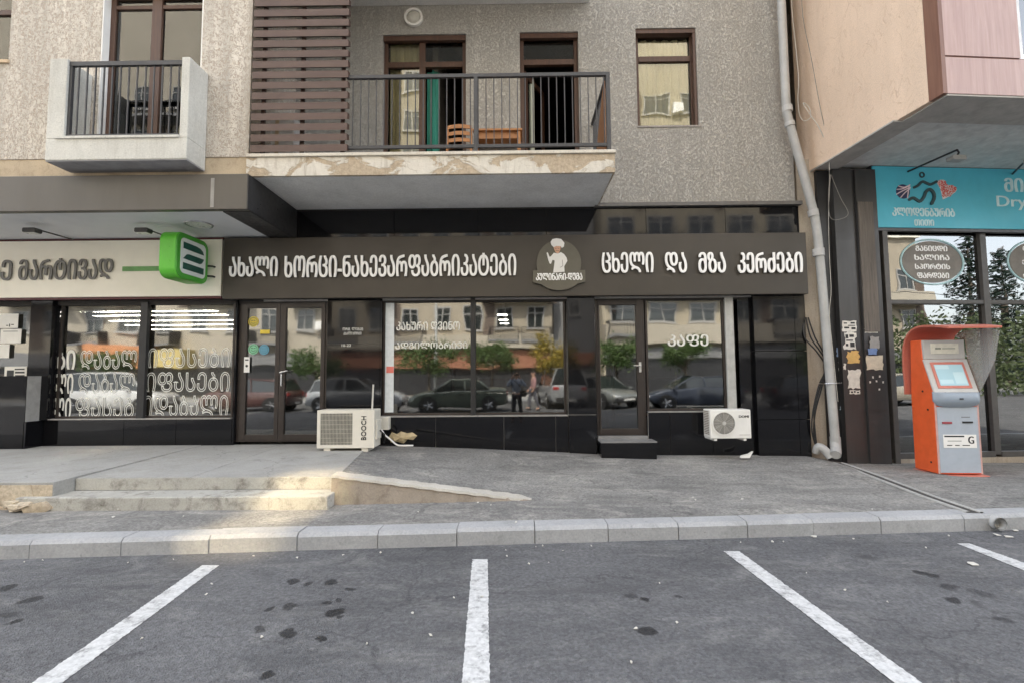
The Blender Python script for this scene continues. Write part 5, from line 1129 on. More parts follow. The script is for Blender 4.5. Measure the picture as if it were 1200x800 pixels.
N = 14
for i in range(N+1):
    t = -1+2*i/N; k = math.sqrt(max(.05, 1-t**6)); m.v += [Vector((t*(hw+.02), y*k, 1.11+(z-1.11)*(1 if z > 1.15 else k))) for y, z in pr]
for i in range(N):
    for k in range(6): m.f.append((6*i+k, 6*i+(k+1) % 6, 6*i+6+(k+1) % 6, 6*i+6+k))
m.f += [tuple(range(6)), tuple(6*N+5-k for k in range(6))]; m.build('lip', M('kiosk_lip', (.27, .32, .38), .35, var=.06), e, smooth=True)
m = MB(); m.box(-.02, -.104, 1.11, .03, -.098, 1.13); m.build('lock', charcoal, e)
m = MB(); m.box(-.215, -.022, .755, -.085, -.0125, .785); m.build('coin_slot', M('slot_red', (.30, .05, .06), .5), e); m = MB(); m.box(.06, -.022, .765, .20, -.0125, .79); m.build('note_slot', black, e)
m = MB(); m.box(.05, -.0145, .845, .17, -.0125, .858); m.build('print', M('print_grey', (.2, .2, .22), .6), e)
m = MB(); m.box(-.215, -.016, .41, .235, -.0125, .60); nt = m.build('notice', whitep, e)
m = MB(); m.box(-.20, -.018, .565, .07, -.0163, .585); m.box(-.16, -.018, .505, .03, -.0163, .512); m.box(-.17, -.018, .44, -.10, -.0163, .452); m.box(-.06, -.018, .44, .0, -.0163, .452); m.box(.04, -.018, .44, .14, -.0163, .452)
text_mb('G', .12, .47, .20, .575, -.0163, .0015, .004, to=m); m.build('print', black, nt)
# hood: curved sheet over and behind, clear side on the right
hp_ = smooth_pts([Vector((.50, 1.16, 0)), Vector((.49, 1.35, 0)), Vector((.50, 1.62, 0)), Vector((.47, 1.90, 0)), Vector((.36, 2.08, 0)), Vector((.18, 2.165, 0)), Vector((-.10, 2.16, 0)), Vector((-.40, 2.11, 0))], 5)
m = MB(); n = len(hp_)
for u in (-hw-.05, hw+.06):
    for q in hp_: m.v.append(Vector((u, q.x, q.y)))
    for i, q in enumerate(hp_):
        t = (hp_[min(i+1, n-1)]-hp_[max(i-1, 0)]).normalized(); k = Vector((t.y, -t.x, 0))*.03; m.v.append(Vector((u, q.x+k.x, q.y+k.y)))
for i in range(n-1): m.f += [(i, i+1, 2*n+i+1, 2*n+i), (n+i, 3*n+i, 3*n+i+1, n+i+1), (i, n+i, n+i+1, i+1), (2*n+i, 2*n+i+1, 3*n+i+1, 3*n+i)]
m.f += [(0, 2*n, 3*n, n), (n-1, 2*n-1, 4*n-1, 3*n-1)]; m.build('hood', khd, e, bevel=.004)
cl_ = NT('clear_plastic'); cl_.n.remove(cl_.b); tr = cl_.new('ShaderNodeBsdfTransparent'); tr.inputs[0].default_value = (.80, .80, .80, 1); df = cl_.new('ShaderNodeBsdfDiffuse'); df.inputs[0].default_value = (.8, .79, .77, 1)
mx = cl_.new('ShaderNodeMixShader'); mx.inputs[0].default_value = .24; cl_.link(tr.outputs[0], mx.inputs[1]); cl_.link(df.outputs[0], mx.inputs[2]); cl_.link(mx.outputs[0], cl_.n['Material Output'].inputs[0])
m = MB(); m.prism([(.40, 2.06), (.18, 2.125), (-.10, 2.125), (-.385, 2.08), (-.28, 1.66), (-.03, 1.25), (.02, 1.20), (.17, 1.68), (.19, 1.99)], hw+.035, hw+.042, 'x'); m.build('side_screen', cl_.m, e, label='translucent grey plastic side screen under the hood')
m = MB()
for z in (.18, .95, 1.22): m.disc((-hw-.002, .12 if z < 1.2 else .2, z), .014, -.006, 'x')
m.build('bolt', black, e)

# ------------------------------------------------------------------ the street behind the photographer, seen in the glass
def skin_mesh(joints, edges, root, sub=2):
    names = list(joints); me = bpy.data.meshes.new('skin'); me.from_pydata([joints[n][0] for n in names], [(names.index(a), names.index(b)) for a, b in edges], [])
    ob = bpy.data.objects.new('skin', me); C.objects.link(ob); md = ob.modifiers.new('s', 'SKIN'); md.use_smooth_shade = True
    lay = me.skin_vertices[0].data if len(me.skin_vertices) else None
    if lay is None:
        bm = bmesh.new(); bm.from_mesh(me); bm.verts.layers.skin.verify(); bm.to_mesh(me); bm.free(); lay = me.skin_vertices[0].data
    for i, n in enumerate(names):
        r = joints[n][1]; lay[i].radius = r if isinstance(r, tuple) else (r, r); lay[i].use_root = (n == root)
    sv = ob.modifiers.new('u', 'SUBSURF'); sv.levels = sub; sv.render_levels = sub
    out = bpy.data.meshes.new_from_object(ob.evaluated_get(bpy.context.evaluated_depsgraph_get()))
    bpy.data.objects.remove(ob); bpy.data.meshes.remove(me); out.polygons.foreach_set('use_smooth', [True]*len(out.polygons)); return out
def put(me, name, mat, parent):
    me.materials.clear(); me.materials.append(mat); me.name = name; o = bpy.data.objects.new(name, me); C.objects.link(o); o.parent = parent; return o
skin = M('skin', (.52, .31, .22), .55, var=.06); 
def person(loc, rz, label, shirt, trous, hairc, pose):
    e = local_empty('person', loc, label, 'person', rz=rz)      # local frame: facing +y, feet at z 0
    J = {'pel': ((0, 0, .93), (.135, .10)), 'belly': ((0, .01, 1.10), (.13, .10)), 'chest': ((0, 0, 1.30), (.155, .11)), 'neck0': ((0, -.005, 1.45), (.065, .06)), 'neck': ((0, .01, 1.50), .052), 'chin': ((0, .025, 1.575), (.062, .075)), 'head': ((0, .02, 1.66), (.078, .095)), 'crown': ((0, .01, 1.725), (.06, .07))}
    E_ = [('pel', 'belly'), ('belly', 'chest'), ('chest', 'neck0'), ('neck0', 'neck'), ('neck', 'chin'), ('chin', 'head'), ('head', 'crown')]
    A, Lg = pose
    for s in (-1, 1):
        k = 'lr'[s > 0]; sh, el, wr, hd = A[k]; kn, an = Lg[k]
        J.update({k+'sh': (sh, .062), k+'el': (el, .045), k+'wr': (wr, .030), k+'hip': ((s*.095, 0, .88), .092), k+'kn': (kn, .062), k+'an': (an, .042), k+'toe': ((an[0]+s*.02, an[1]+.17, .035), (.042, .03))})
        E_ += [('chest', k+'sh'), (k+'sh', k+'el'), (k+'el', k+'wr'), ('pel', k+'hip'), (k+'hip', k+'kn'), (k+'kn', k+'an'), (k+'an', k+'toe')]
        d = (Vector(hd)-Vector(wr)).normalized(); up = Vector((0, .3, 1)).normalized(); sd_ = d.cross(up).normalized(); up = sd_.cross(d)
        J[k+'pm'] = (tuple(Vector(wr)+d*.055), (.034, .016)); E_.append((k+'wr', k+'pm'))
        for i, (o_, ln) in enumerate(((.030, .072), (.010, .082), (-.010, .076), (-.029, .060))):
            b = Vector(wr)+d*.095+up*o_; c = b+d*ln*.5+sd_*(-s)*ln*.12; t = c+d*ln*.35+sd_*(-s)*ln*.4
            J[f'{k}f{i}a'] = (tuple(b), .0095); J[f'{k}f{i}b'] = (tuple(c), .0085); J[f'{k}f{i}c'] = (tuple(t), .007)
            E_ += [(k+'pm', f'{k}f{i}a'), (f'{k}f{i}a', f'{k}f{i}b'), (f'{k}f{i}b', f'{k}f{i}c')]
        b = Vector(wr)+d*.045+up*.036; t = b+d*.045+up*.022
        J[k+'ta'] = (tuple(b), .0105); J[k+'tb'] = (tuple(t), .008); E_ += [(k+'pm', k+'ta'), (k+'ta', k+'tb')]
    put(skin_mesh(J, E_, 'pel'), 'body', skin, e)
    G = 1.13
    def sub(keys, extra=None, g=G): D = {k: (J[k][0], tuple(x*g+.004 for x in (J[k][1] if isinstance(J[k][1], tuple) else (J[k][1],)*2))) for k in keys}; D.update(extra or {}); return D
    ks = ['pel', 'belly', 'chest', 'neck0']+[k+x for k in 'lr' for x in ('sh', 'el')]
    ex = {}; 
    for k in 'lr':
        a, b = Vector(J[k+'el'][0]), Vector(J[k+'wr'][0]); ex[k+'cuff'] = (tuple(a.lerp(b, .85)), .042)
    se = [('pel', 'belly'), ('belly', 'chest'), ('chest', 'neck0')]+[x for k in 'lr' for x in (('chest', k+'sh'), (k+'sh', k+'el'), (k+'el', k+'cuff'))]
    put(skin_mesh(sub(ks, ex), se, 'pel'), 'shirt', shirt, e)
    put(skin_mesh(sub(['pel']+[k+x for k in 'lr' for x in ('hip', 'kn', 'an')], None, 1.2), [x for k in 'lr' for x in (('pel', k+'hip'), (k+'hip', k+'kn'), (k+'kn', k+'an'))], 'pel'), 'trousers', trous, e)
    for k in 'lr': put(skin_mesh({'a': (J[k+'an'][0][:2]+(.06,), .052), 'b': (J[k+'toe'][0], (.05, .038)), 'h': ((J[k+'an'][0][0], J[k+'an'][0][1]-.05, .045), .045)}, [('a', 'b'), ('a', 'h')], 'a', 2), 'shoe', black, e)
    put(skin_mesh({'a': ((0, -.005, 1.735), (.078, .095)), 'b': ((0, -.06, 1.66), (.075, .05)), 'c': ((0, -.055, 1.60), (.06, .035)), 'f': ((0, .065, 1.745), (.055, .03))}, [('a', 'b'), ('b', 'c'), ('a', 'f')], 'a'), 'hair', hairc, e)
    for s in (-1, 1):
        m = MB(); m.disc((s*.030, .103, 1.655), .012, .006, ry=.007); m.build('eye', M('eye_dark', (.04, .03, .025), .3), e)
        m = MB(); m.rbox((s*.082, .01, 1.645), (.016, .04, .06), .007); put(m.mesh('ear', skin), 'ear', skin, e)
    m = MB(); m.add([(-.014, .098, 1.61), (.014, .098, 1.61), (0, .128, 1.615), (0, .10, 1.66)], [(0, 1, 2), (0, 2, 3), (1, 3, 2), (0, 3, 1)]); m.build('nose', skin, e)
    m = MB(); m.disc((0, .096, 1.583), .024, .008, ry=.006); m.build('mouth', M('lip', (.36, .14, .12), .5), e)
    return e
pose = ({'l': ((-.18, 0, 1.40), (-.30, .10, 1.22), (-.12, .25, 1.52), (-.06, .31, 1.60)), 'r': ((.18, 0, 1.40), (.30, .10, 1.22), (.12, .25, 1.52), (.06, .31, 1.60))},
        {'l': ((-.12, .03, .49), (-.14, 0, .09)), 'r': ((.12, .03, .49), (.14, .02, .09))})
ph = person((0, -8.66, .004), 0, 'person in a pale blue shirt and dark trousers with a shoulder bag, raising a phone', M('shirt_blue', (.30, .36, .46), .8), M('trousers_dark', (.03, .03, .038), .85), M('hair_dark', (.03, .024, .02), .7), pose)
m = MB(); m.rbox((0, -8.345, 1.615), (.15, .009, .075), .012); tag(m.build('phone', black, origin=(0, -8.345, 1.6)), 'black phone held up by the person in the pale blue shirt', 'phone')
m = MB(); m.rbox((.22, -8.62, .98), (.26, .09, .22), .03); bg = local_empty('shoulder_bag', (0, 0, 0), 'black shoulder bag hanging at the hip of the person in the pale blue shirt', 'bag'); m.build('bag_body', black, bg, bevel=.012)
m = MB(); m.tube(smooth_pts([(.26, -8.62, 1.07), (.10, -8.49, 1.25), (-.10, -8.54, 1.44), (-.12, -8.66, 1.475), (-.03, -8.80, 1.35), (.18, -8.78, 1.10), (.26, -8.66, 1.05)], 4), .012, 6); m.build('strap', black, bg)
pose2 = ({'l': ((-.17, 0, 1.40), (-.24, -.03, 1.15), (-.22, .12, .95), (-.21, .18, .88)), 'r': ((.17, 0, 1.40), (.25, .02, 1.15), (.26, .10, .92), (.26, .13, .84))},
         {'l': ((-.10, .12, .50), (-.11, .14, .09)), 'r': ((.10, -.04, .49), (.11, -.22, .12))})
person((.75, -14.5, .004), R(75), 'person in a pink top walking past the parked cars', M('shirt_pink', (.36, .20, .20), .8), M('trousers_grey', (.10, .10, .12), .85), MATS['hair_dark'], pose2)

# cars
def lerp(a, b, t): return a+(b-a)*t
def car_model(paint, kind, label, loc, rz):
    e = local_empty('parked_car', loc, label, 'car', 'cars standing along the street', rz)
    L_, Wd = (4.3, .88) if kind != 'van' else (4.7, .93); hl = L_/2
    if kind == 'hatch': roof = [(-1.95, 1.02), (-1.70, 1.40), (-.9, 1.50), (.15, 1.48), (1.05, .98)]; bon = .95; tail = 1.0
    elif kind == 'sedan': roof = [(-1.45, 1.0), (-.85, 1.38), (-.3, 1.44), (.3, 1.42), (1.1, .97)]; bon = .92; tail = 1.0
    else: roof = [(-2.25, 1.15), (-2.15, 1.80), (-.9, 1.86), (.7, 1.80), (1.5, 1.08)]; bon = 1.02; tail = 1.1
    st_ = [(-hl, .40, tail-.12, .80), (-hl+.06, .30, tail-.02, .92), (-hl+.5, .24, tail, 1), (-.6, .22, 1.0 if kind != 'van' else 1.1, 1), (.9, .22, .97 if kind != 'van' else 1.08, 1), (1.35, .24, bon-.02, .99), (hl-.35, .27, bon-.12, .94), (hl-.08, .32, bon-.24, .84), (hl, .40, bon-.34, .70)]
    m = MB(); n = 11
    for (x, zb, zt_, k) in st_:
        w_ = Wd*k; half = [(0, zb), (w_*.86, zb), (w_*.97, zb+.12), (w_, (zb+zt_)/2), (w_*.965, zt_-.07), (w_*.86, zt_), (0, zt_+.03)]
        m.v += [Vector((x, y, z)) for y, z in half]+[Vector((x, -y, z)) for y, z in half[1:-1][::-1]]
    n = 12
    for i in range(len(st_)-1):
        for k in range(n): m.f.append((i*n+k, (i+1)*n+k, (i+1)*n+(k+1) % n, i*n+(k+1) % n))
    m.f += [tuple(range(n)), tuple((len(st_)-1)*n+n-1-k for k in range(n))]
    m.build('body', paint, e, bevel=.02, smooth=True)
    gl = MATS['car_glass']; m = MB(); k = len(roof)
    def hwid(z): return Wd*(.93-.30*max(0, z-.95)/.55*.62)
    for x, z in roof: m.v += [Vector((x, hwid(z), z)), Vector((x, -hwid(z), z))]
    zb_ = .93 if kind != 'van' else 1.04
    for x, z in roof: m.v += [Vector((x*1.0, Wd*.93, zb_)), Vector((x, -Wd*.93, zb_))]
    o = 2*k
    for i in range(k-1): m.f += [(2*i, 2*i+1, 2*i+3, 2*i+2), (2*i, 2*i+2, o+2*i+2, o+2*i), (2*i+1, o+2*i+1, o+2*i+3, 2*i+3)]
    m.build('windows', gl, e)
    m = MB(); r_ = roof[1:4]; 
    for x, z in r_: w_ = hwid(z); m.v += [Vector((x, w_+.004, z-.01)), Vector((x, w_*.9, z+.035)), Vector((x, -w_*.9, z+.035)), Vector((x, -w_-.004, z-.01))]
    for i in range(2):
        for q in range(3): m.f.append((4*i+q, 4*i+q+1, 4*i+5+q, 4*i+4+q))
    m.build('roof', paint, e, smooth=True)
    m = MB()
    for s in (-1, 1):
        for (xa, za), (xb, zb2) in ((roof[0], roof[1]), (roof[4], roof[3])): m.tube([(xa, s*Wd*.925, zb_), (xb, s*(hwid(zb2)+.006), zb2)], .032, 6)
        xm = -.35 if kind != 'van' else -.2; m.tube([(xm, s*Wd*.935, zb_), (xm+.02, s*(hwid(1.45)+.01), roof[2][1]-.02)], .03, 6)
        m.tube([(r_[0][0], s*(hwid(r_[0][1])+.006), r_[0][1]), (r_[1][0], s*(hwid(r_[1][1])+.006), r_[1][1]), (r_[2][0], s*(hwid(r_[2][1])+.006), r_[2][1])], .025, 6)
    m.build('pillar', paint, e, smooth=True)
    for sx in (-hl+.78, hl-.85):
        for s in (-1, 1):
            y = s*(Wd-.10); m = MB(); n = 24
            prof = [(.22, -.09), (.31, -.09), (.325, -.06), (.325, .06), (.31, .09), (.22, .09)]
            for r_2, dy in prof: m.v += [Vector((sx+r_2*math.cos(6.2832*q/n), y+s*(dy+.02), .325+r_2*math.sin(6.2832*q/n))) for q in range(n)]
            for i in range(5):
                for q in range(n): m.f.append((i*n+q, i*n+(q+1) % n, (i+1)*n+(q+1) % n, (i+1)*n+q))
            wh = local_wheel = m.build('wheel', rubber, e, smooth=True)
            m = MB(); m.disc((sx, y+s*.085, .325), .215, s*.012); 
            for q in range(5): a = 6.2832*q/5; m.tube([(sx, y+s*.10, .325), (sx+.2*math.cos(a), y+s*.098, .325+.2*math.sin(a))], .03, 6)
            m.build('rim', M('alloy', (.45, .45, .46), .35, .8), wh)
            m = MB(); m.disc((sx, s*(Wd-.02), .34), .375, s*.028, n=28); m.build('wheel_arch', black, e)
    for s in (-1, 1):
        m = MB(); m.rbox((hl-.13, s*Wd*.60, bon-.33), (.22, .28, .13), .04); m.build('headlight', M('lamp_clear', (.65, .66, .68), .15), e)
        m = MB(); m.rbox((-hl+.05, s*Wd*.70, tail-.17), (.12, .24, .16), .03); m.build('tail_light', M('lamp_red', (.35, .02, .02), .25), e)
        m = MB(); m.rbox((.95, s*(Wd+.08), 1.0), (.12, .16, .12), .04); m.build('mirror', paint, e)
        m = MB(); m.box(-.25, s*(Wd-.006), .76, -.10, s*(Wd+.012), .79); m.build('handle', charcoal, e)
    for x, s_ in ((hl, 1), (-hl, -1)): m = MB(); m.box(x-s_*.10, -Wd*.72, .34, x+s_*.035, Wd*.72, .50); m.build('bumper', black if kind == 'van' else charcoal, e, bevel=.02); m = MB(); m.box(x+s_*.036, -.26, .38, x+s_*.045, .26, .48); m.build('number_plate', whitep, e)
    return e
cg = NT('car_glass'); cg.set(Base_Color=(.02, .025, .025), Roughness=.03, Specular_IOR_Level=.9); MATS['car_glass'] = cg.m
def paint(name, c): t = M(name, c, .3, .2, var=.05, scale=2); t.node_tree.nodes['Principled BSDF'].inputs['Coat Weight'].default_value = .8; return t
car_model(paint('paint_blue', (.05, .06, .085)), 'hatch', 'dark blue hatchback, seen in the right shop window', (8.0, -14.2, 0), R(180))
car_model(paint('paint_grey', (.20, .21, .20)), 'sedan', 'grey saloon car between the silver van and the dark hatchback', (3.3+.9, -16.0, 0), R(65))
car_model(paint('paint_green', (.10, .12, .10)), 'sedan', 'grey green saloon car, seen in the middle shop window', (-2.6, -13.6, 0), R(176))
car_model(paint('paint_silver', (.42, .44, .46)), 'hatch', 'pale silver hatchback behind the left end of the middle window', (-7.2, -14.0, 0), R(2))
car_model(paint('paint_red', (.11, .055, .05)), 'hatch', 'dull red hatchback at the left of the row of cars', (-12.4, -14.4, 0), R(181))
car_model(paint('paint_white', (.62, .62, .61)), 'van', 'white van at the far left of the row of cars', (-18.6, -14.5, 0), 0)
car_model(paint('paint_silver_van', (.30, .31, .32)), 'van', 'silver van with its rear seen at the right end of the middle window', (2.2, -17.2, 0), R(262))
car_model(paint('paint_black', (.02, .02, .024)), 'hatch', 'black hatchback at the right of the dark blue one', (13.4, -13.8, 0), R(3))
car_model(paint('paint_beige', (.38, .34, .27)), 'sedan', 'beige saloon car farthest right, facing the corner shop', (20.5, -13.6, 0), R(180))

# trees
def tree_model(kind, loc, label, seed, group, lm):
    r = random.Random(seed); e = local_empty('street_tree' if kind != 'fir' else 'conifer_tree', loc, label, 'tree', group)
    bark = M('bark', (.13, .105, .08), .9, bump=.6, bscale=18); m = MB(); lf = MB()
    def leaf(p, s):
        a = Vector((r.uniform(-1, 1), r.uniform(-1, 1), r.uniform(-.5, .5))).normalized(); b = a.orthogonal().normalized(); b = Matrix.Rotation(r.uniform(0, 6.28), 3, a) @ b
        lf.add([p, p+a*s*.5+b*s*.28, p+a*s, p+a*s*.5-b*s*.28], [(0, 1, 2, 3)])
    if kind == 'round':
        m.tube([(0, 0, -.1), (.02, .01, .8), (-.02, 0, 1.5), (0, .02, 2.2)], [.09, .07, .06, .045], 8)
        for k in range(9):
            a = 6.28*k/9+r.uniform(-.3, .3); z0 = r.uniform(1.4, 2.1); ln = r.uniform(.6, 1.05); tip = Vector((math.cos(a)*ln, math.sin(a)*ln, z0+r.uniform(.2, 1.1)))
            m.tube([(0, 0, z0), tip*.5+Vector((0, 0, z0*.5)), tip], [.03, .022, .008], 5)
            for c in range(6):
                cc = tip+Vector((r.uniform(-.4, .4), r.uniform(-.4, .4), r.uniform(-.3, .35)))
                for _ in range(60): leaf(cc+Vector((r.gauss(0, .19), r.gauss(0, .19), r.gauss(0, .16))), r.uniform(.09, .18))
    else:
        H = kind_h; m.tube([(0, 0, -.1), (.05, 0, H*.5), (0, 0, H)], [.26, .15, .02], 8); z = 1.2
        while z < H-.3:
            k = (1-z/H); R_ = .3+3.4*k**.9
            for q in range(9):
                a = r.uniform(0, 6.28); ln = R_*r.uniform(.55, 1.05); d = Vector((math.cos(a), math.sin(a), 0)); tip = d*ln+Vector((0, 0, z-.25*ln+.1)); m.tube([(0, 0, z), d*ln*.5+Vector((0, 0, z-.04*ln)), tip], [.04, .025, .008], 4)
                for _ in range(int(8+ln*13)):
                    t = r.uniform(.2, 1.03); p = Vector((0, 0, z)).lerp(tip, t)+Vector((r.gauss(0, .17), r.gauss(0, .17), r.uniform(-.38, .08))); leaf(p, r.uniform(.16, .34))
            z += r.uniform(.42, .62)
    m.build('trunk', bark, e, smooth=True); lf.build('crown', lm, e); return e
lmA = leafmat('leaf_green', (.05, .10, .025), (.13, .19, .06)); lmB = leafmat('leaf_yellow', (.20, .17, .03), (.42, .30, .035)); lmC = leafmat('fir_green', (.012, .030, .022), (.035, .060, .040))
gp = 'small round street trees behind the parked cars'
for i, (x, y, lb) in enumerate(((-4.6, -17.2, 'small round green street tree, left of the middle window bar'), (-1.25, -17.0, 'small round green street tree reflected beside the person'), (5.3, -17.0, 'small round green street tree reflected in the narrow door'), (8.9, -17.4, 'small round green street tree reflected behind the cafe lettering'), (-10.4, -17.0, 'small round green street tree reflected in the main door'), (-21.5, -17.3, 'small round green street tree at the far left of the row'), (15.8, -17.2, 'small round green street tree at the far right of the row'))):
    tree_model('round', (x, y, .1), lb, 11+i, gp, lmA)
tree_model('round', (1.9, -17.0, .1), 'small round street tree with yellow leaves near the middle window edge', 31, gp, lmB)
for i, (x, y, hgt, lb) in enumerate(((42.0, -26.5, 13.0, 'tall dark conifer reflected between the two oval stickers'), (46.8, -27.5, 12.2, 'tall dark conifer reflected at the second oval sticker'), (53.5, -29, 14, 'tall dark conifer farthest right on the opposite side'))):
    kind_h = hgt; tree_model('fir', (x, y, 0), lb, 50+i, 'conifers beyond the street', lmC)
m = MB(); r4 = random.Random(5)
for _ in range(13000):
    x_ = r4.uniform(24.5, 62); p = Vector((x_, -20.0+r4.uniform(-.8, .8), r4.uniform(.1, 4.9+.5*math.sin(x_*1.7)+.4*math.sin(x_*4.1)))); a = Vector((r4.uniform(-1, 1), r4.uniform(-1, 1), r4.uniform(-1, 1))).normalized(); b = a.orthogonal(); s_ = r4.uniform(.15, .3); m.add([p, p+a*s_*.5+b*s_*.3, p+a*s_, p+a*s_*.5-b*s_*.3], [(0, 1, 2, 3)])
tag(m.build('hedge', leafmat('hedge_green', (.05, .075, .03), (.12, .15, .06))), kind='stuff')

# buildings across the street
struct(MB().box(-70, -27.2, -.02, 70, -21.5, .14), 'far_pavement', concp)
def opposite(name, lb, x0, x1, Y, H, wallm, floors, bays, winw, winh, shop, extra=None):
    e = local_empty(name, (x0, Y, 0), lb, 'building'); L_ = x1-x0
    m = MB(); m.box(0, -11, 0, L_, 0, H); m.build('wall', wallm, e)
    m = MB(); m.box(-.1, -11, H, L_+.1, .35, H+.35); m.build('cornice', offwhite, e)
    wf_m = M('window_frame_pale', (.34, .33, .31), .5); first = None
    for f in floors:
        for k in range(bays):
            cx = L_*(k+.5)/bays; 
            if first is None:
                m = MB(); frame_rect(m, -winw/2, 0, winw/2, winh, .09, .0, .10); m.box(-.04, .02, .09, .04, .09, winh-.09); m.box(-winw/2-.08, 0, -.08, winw/2+.08, .16, -.002); m.box(-winw/2+.091, .02, winh*.68, -.041, .09, winh*.68+.06); m.box(.041, .02, winh*.68, winw/2-.091, .09, winh*.68+.06)
                w_ = m.build('window', wf_m, e); g = MB(); g.box(-winw/2+.09, .03, .09, winw/2-.09, .045, winh-.09); p = g.build('pane', MATS['car_glass'], w_); first = w_
            else: w_ = copy_tree(first, e)
            w_.location = (cx, .003, f)
    rb_ = random.Random(int(x0*3+90)); proto = []
    for f in floors:
        for k in range(bays):
            q = rb_.random(); cx = L_*(k+.5)/bays
            if q < .30:
                bw = L_/bays*.46
                if not proto:
                    m = MB(); m.box(-bw, .01, -1.0, bw, 1.1, -.85); b_ = m.build('balcony', gyf, e); m = MB(); m.box(-bw, 1.04, .02, bw, 1.09, .08)
                    for i in range(15): m.box(-bw+.02+i*bw*2/15, 1.05, -.849, -bw+.05+i*bw*2/15, 1.08, .019)
                    m.box(-bw, .02, -.849, -bw+.04, 1.03, .08); m.box(bw-.04, .02, -.849, bw, 1.03, .08); m.build('railing', charcoal, b_); proto.append(b_)
                else: b_ = copy_tree(proto[0], e)
                b_.location = (cx, .004, f)
            elif q < .62:
                pw_ = L_/bays*.5-winw/2-.12
                if len(proto) < 2 and proto:
                    m = MB(); m.box(-pw_, .004, -1.2, pw_, .05, 2.0); b_ = m.build('facade_panel', M('panel_brown', (.12, .09, .07), .7), e); proto.append(b_)
                elif proto: b_ = copy_tree(proto[1], e)
                else: continue
                b_.location = (L_*(k+1)/bays, .003, f)
            elif q < .75 and len(proto) > 1:
                m = MB(); m.rbox((cx+winw*.5+.55, .22, f+.3), (.8, .36, .55), .04); m.build('air_conditioner', whitep, e)
    for (a, b, z0_, z1_, pr_, mt, nm) in shop: m = MB(); m.box(a, .002, z0_, b, pr_, z1_); m.build(nm, mt, e, bevel=.01)
    return e
tan = M('tan_render', (.34, .295, .225), .85, var=.08, scale=.6); beige = M('beige_render', (.40, .36, .29), .85, var=.08, scale=.6); ochre = M('ochre_render', (.37, .325, .245), .85, var=.1, scale=.6)
org = M('orange_fascia', (.27, .115, .065), .6); dk = M('dark_shopfront', (.03, .03, .032), .25); gyf = M('grey_fascia', (.18, .18, .18), .5); awo = M('orange_awning', (.50, .22, .10), .7); awr = M('red_awning', (.45, .05, .05), .7); awy = M('yellow_awning', (.55, .44, .18), .7)
fb = opposite('far_block', 'tan block with an orange shop fascia across the street', -13.5, 2.6, -27.2, 34, tan, (4.9, 8.0, 11.0, 14, 17, 20, 23), 7, 1.3, 1.7, [(.4, 15.8, .2, 2.1, .06, dk, 'shopfront'), (.2, 15.9, 2.15, 3.35, .5, org, 'fascia'), (0, 16.1, 3.5, 4.4, 1.0, beige, 'balcony_band'), (11.0, 16.1, 7.0, 7.9, 1.0, beige, 'balcony_band')])
opposite('far_block', 'ochre block with white windows and a dark cafe front across the street', 6.2, 20.5, -26.4, 33, ochre, (5.2, 8.3, 11.4, 14.5, 17.6, 20.7), 5, 2.0, 1.55, [(.2, 14.1, .2, 2.6, .05, dk, 'shopfront'), (0, 14.3, 2.65, 3.5, .35, gyf, 'fascia'), (0, 14.3, 3.75, 5.0, .8, beige, 'balcony_band'), (0, 14.3, 7.2, 7.9, .8, beige, 'balcony_band')])
opposite('far_block', 'pale beige block with curved shop awnings at the left across the street', -46, -14.2, -27.4, 35, beige, (4.9, 8.0, 11.1, 14.2, 17.3, 20.4), 12, 1.4, 1.7, [(.4, 31.4, .2, 2.3, .06, dk, 'shopfront'), (3, 13.5, 2.4, 3.4, .5, gyf, 'fascia'), (15.0, 19.5, 2.3, 3.9, 1.4, awo, 'awning'), (19.6, 22.2, 2.3, 3.6, 1.4, awy, 'awning'), (23, 31, 2.35, 3.3, .5, gyf, 'fascia')])
opposite('far_block', 'tan block at the right end across the street', 21.2, 37.5, -26.6, 12.5, tan, (5.0, 8.2), 6, 1.6, 1.6, [(.3, 16, .2, 2.4, .06, dk, 'shopfront'), (0, 16.3, 2.5, 3.4, .5, gyf, 'fascia'), (4, 16.3, 6.9, 7.9, 1.2, beige, 'balcony_band')])
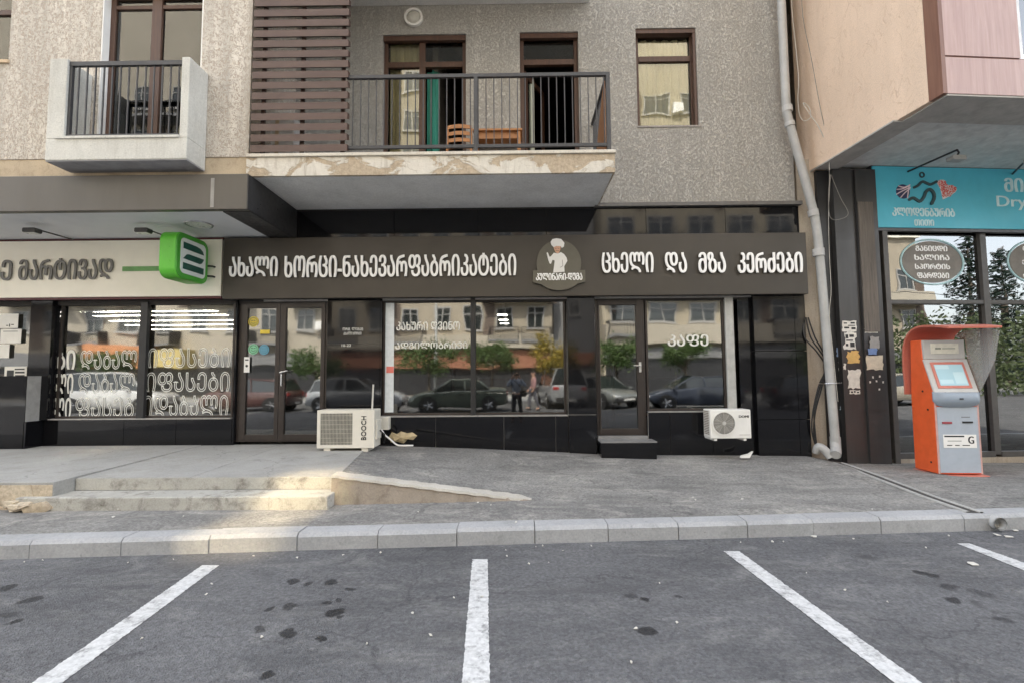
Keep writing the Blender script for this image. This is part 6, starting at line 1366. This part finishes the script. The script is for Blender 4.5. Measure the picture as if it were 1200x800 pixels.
opposite('far_tower', 'plain grey stair tower between the tan and ochre blocks', 2.8, 6.0, -28.5, 29, gyf, (6, 10, 14, 18, 22), 1, .9, 1.2, [(.2, 3.0, 2.3, 3.2, .4, org, 'fascia')])
# far kerb of the parking on the other side
struct(MB().box(-70, -21.49, -.02, 70, -21.3, .15), 'far_kerb', conck)

e = empty('street_lamp', (-4.5, -18.6, 0), 'tall pale street lamp post between the small trees across the road', 'lamp')
m = MB(); m.tube([(-4.5, -18.6, 0), (-4.5, -18.6, 3), (-4.5, -18.6, 7.5), (-4.45, -18.2, 8.0), (-4.4, -17.2, 8.15)], [.09, .075, .055, .05, .04], 10); m.build('post', M('post_pale', (.6, .6, .58), .5), e, smooth=True)
m = MB(); m.rbox((-4.4, -16.9, 8.12), (.22, .6, .12), .05); m.build('lamp_head', charcoal, e)
for i, (y, z0_, z1_, lb) in enumerate(((-19.5, 6.6, 6.1, 'upper overhead cable sagging along the far side of the road'), (-19.8, 5.9, 5.5, 'lower overhead cable sagging along the far side of the road'))):
    tag(MB().tube([(-45+9*k, y, z0_+.5*abs(math.sin(k*.7))-.2) for k in range(10)], .025, 5).build('cable', black, origin=(-45, y, z0_)), lb, 'cable')

# bronze mirror glass high on the tan block: it throws the sun down on the steps
mg = NT('bronze_mirror_glass'); mg.set(Base_Color=(.42, .355, .235), Metallic=1.0, Roughness=.04); MATS['bronze_mirror_glass'] = mg.m
Ld = Vector((-sd.x, sd.y, -sd.z)); YM = -27.12
def back(x, y, z):
    t = (y-YM)/Ld.y; return Vector((x, y, z))-Ld*t
for (xa, ya, xb, yb) in ((-3.0, -4.0, -2.15, -1.8), (-7.1, -.75, -6.1, -.2)):
    p, q = [v-Vector((-13.5, 0, 0)) for v in (back((xa+xb)/2, ya, .3), back((xa+xb)/2, yb, .45))]; cx = (p.x+q.x)/2; hw_ = (xb-xa)/2
    m = MB(); frame_rect(m, cx-hw_-.1, p.z-.1, cx+hw_+.1, q.z+.1, .1, -.01+.012, .10); w_ = m.build('window', M('window_frame_pale', (.6, .6, .58), .5), fb, label='window with bronze mirror glass')
    m = MB(); m.box(cx-hw_, .06, p.z, cx+hw_, .08, q.z); m.build('pane', mg.m, w_)
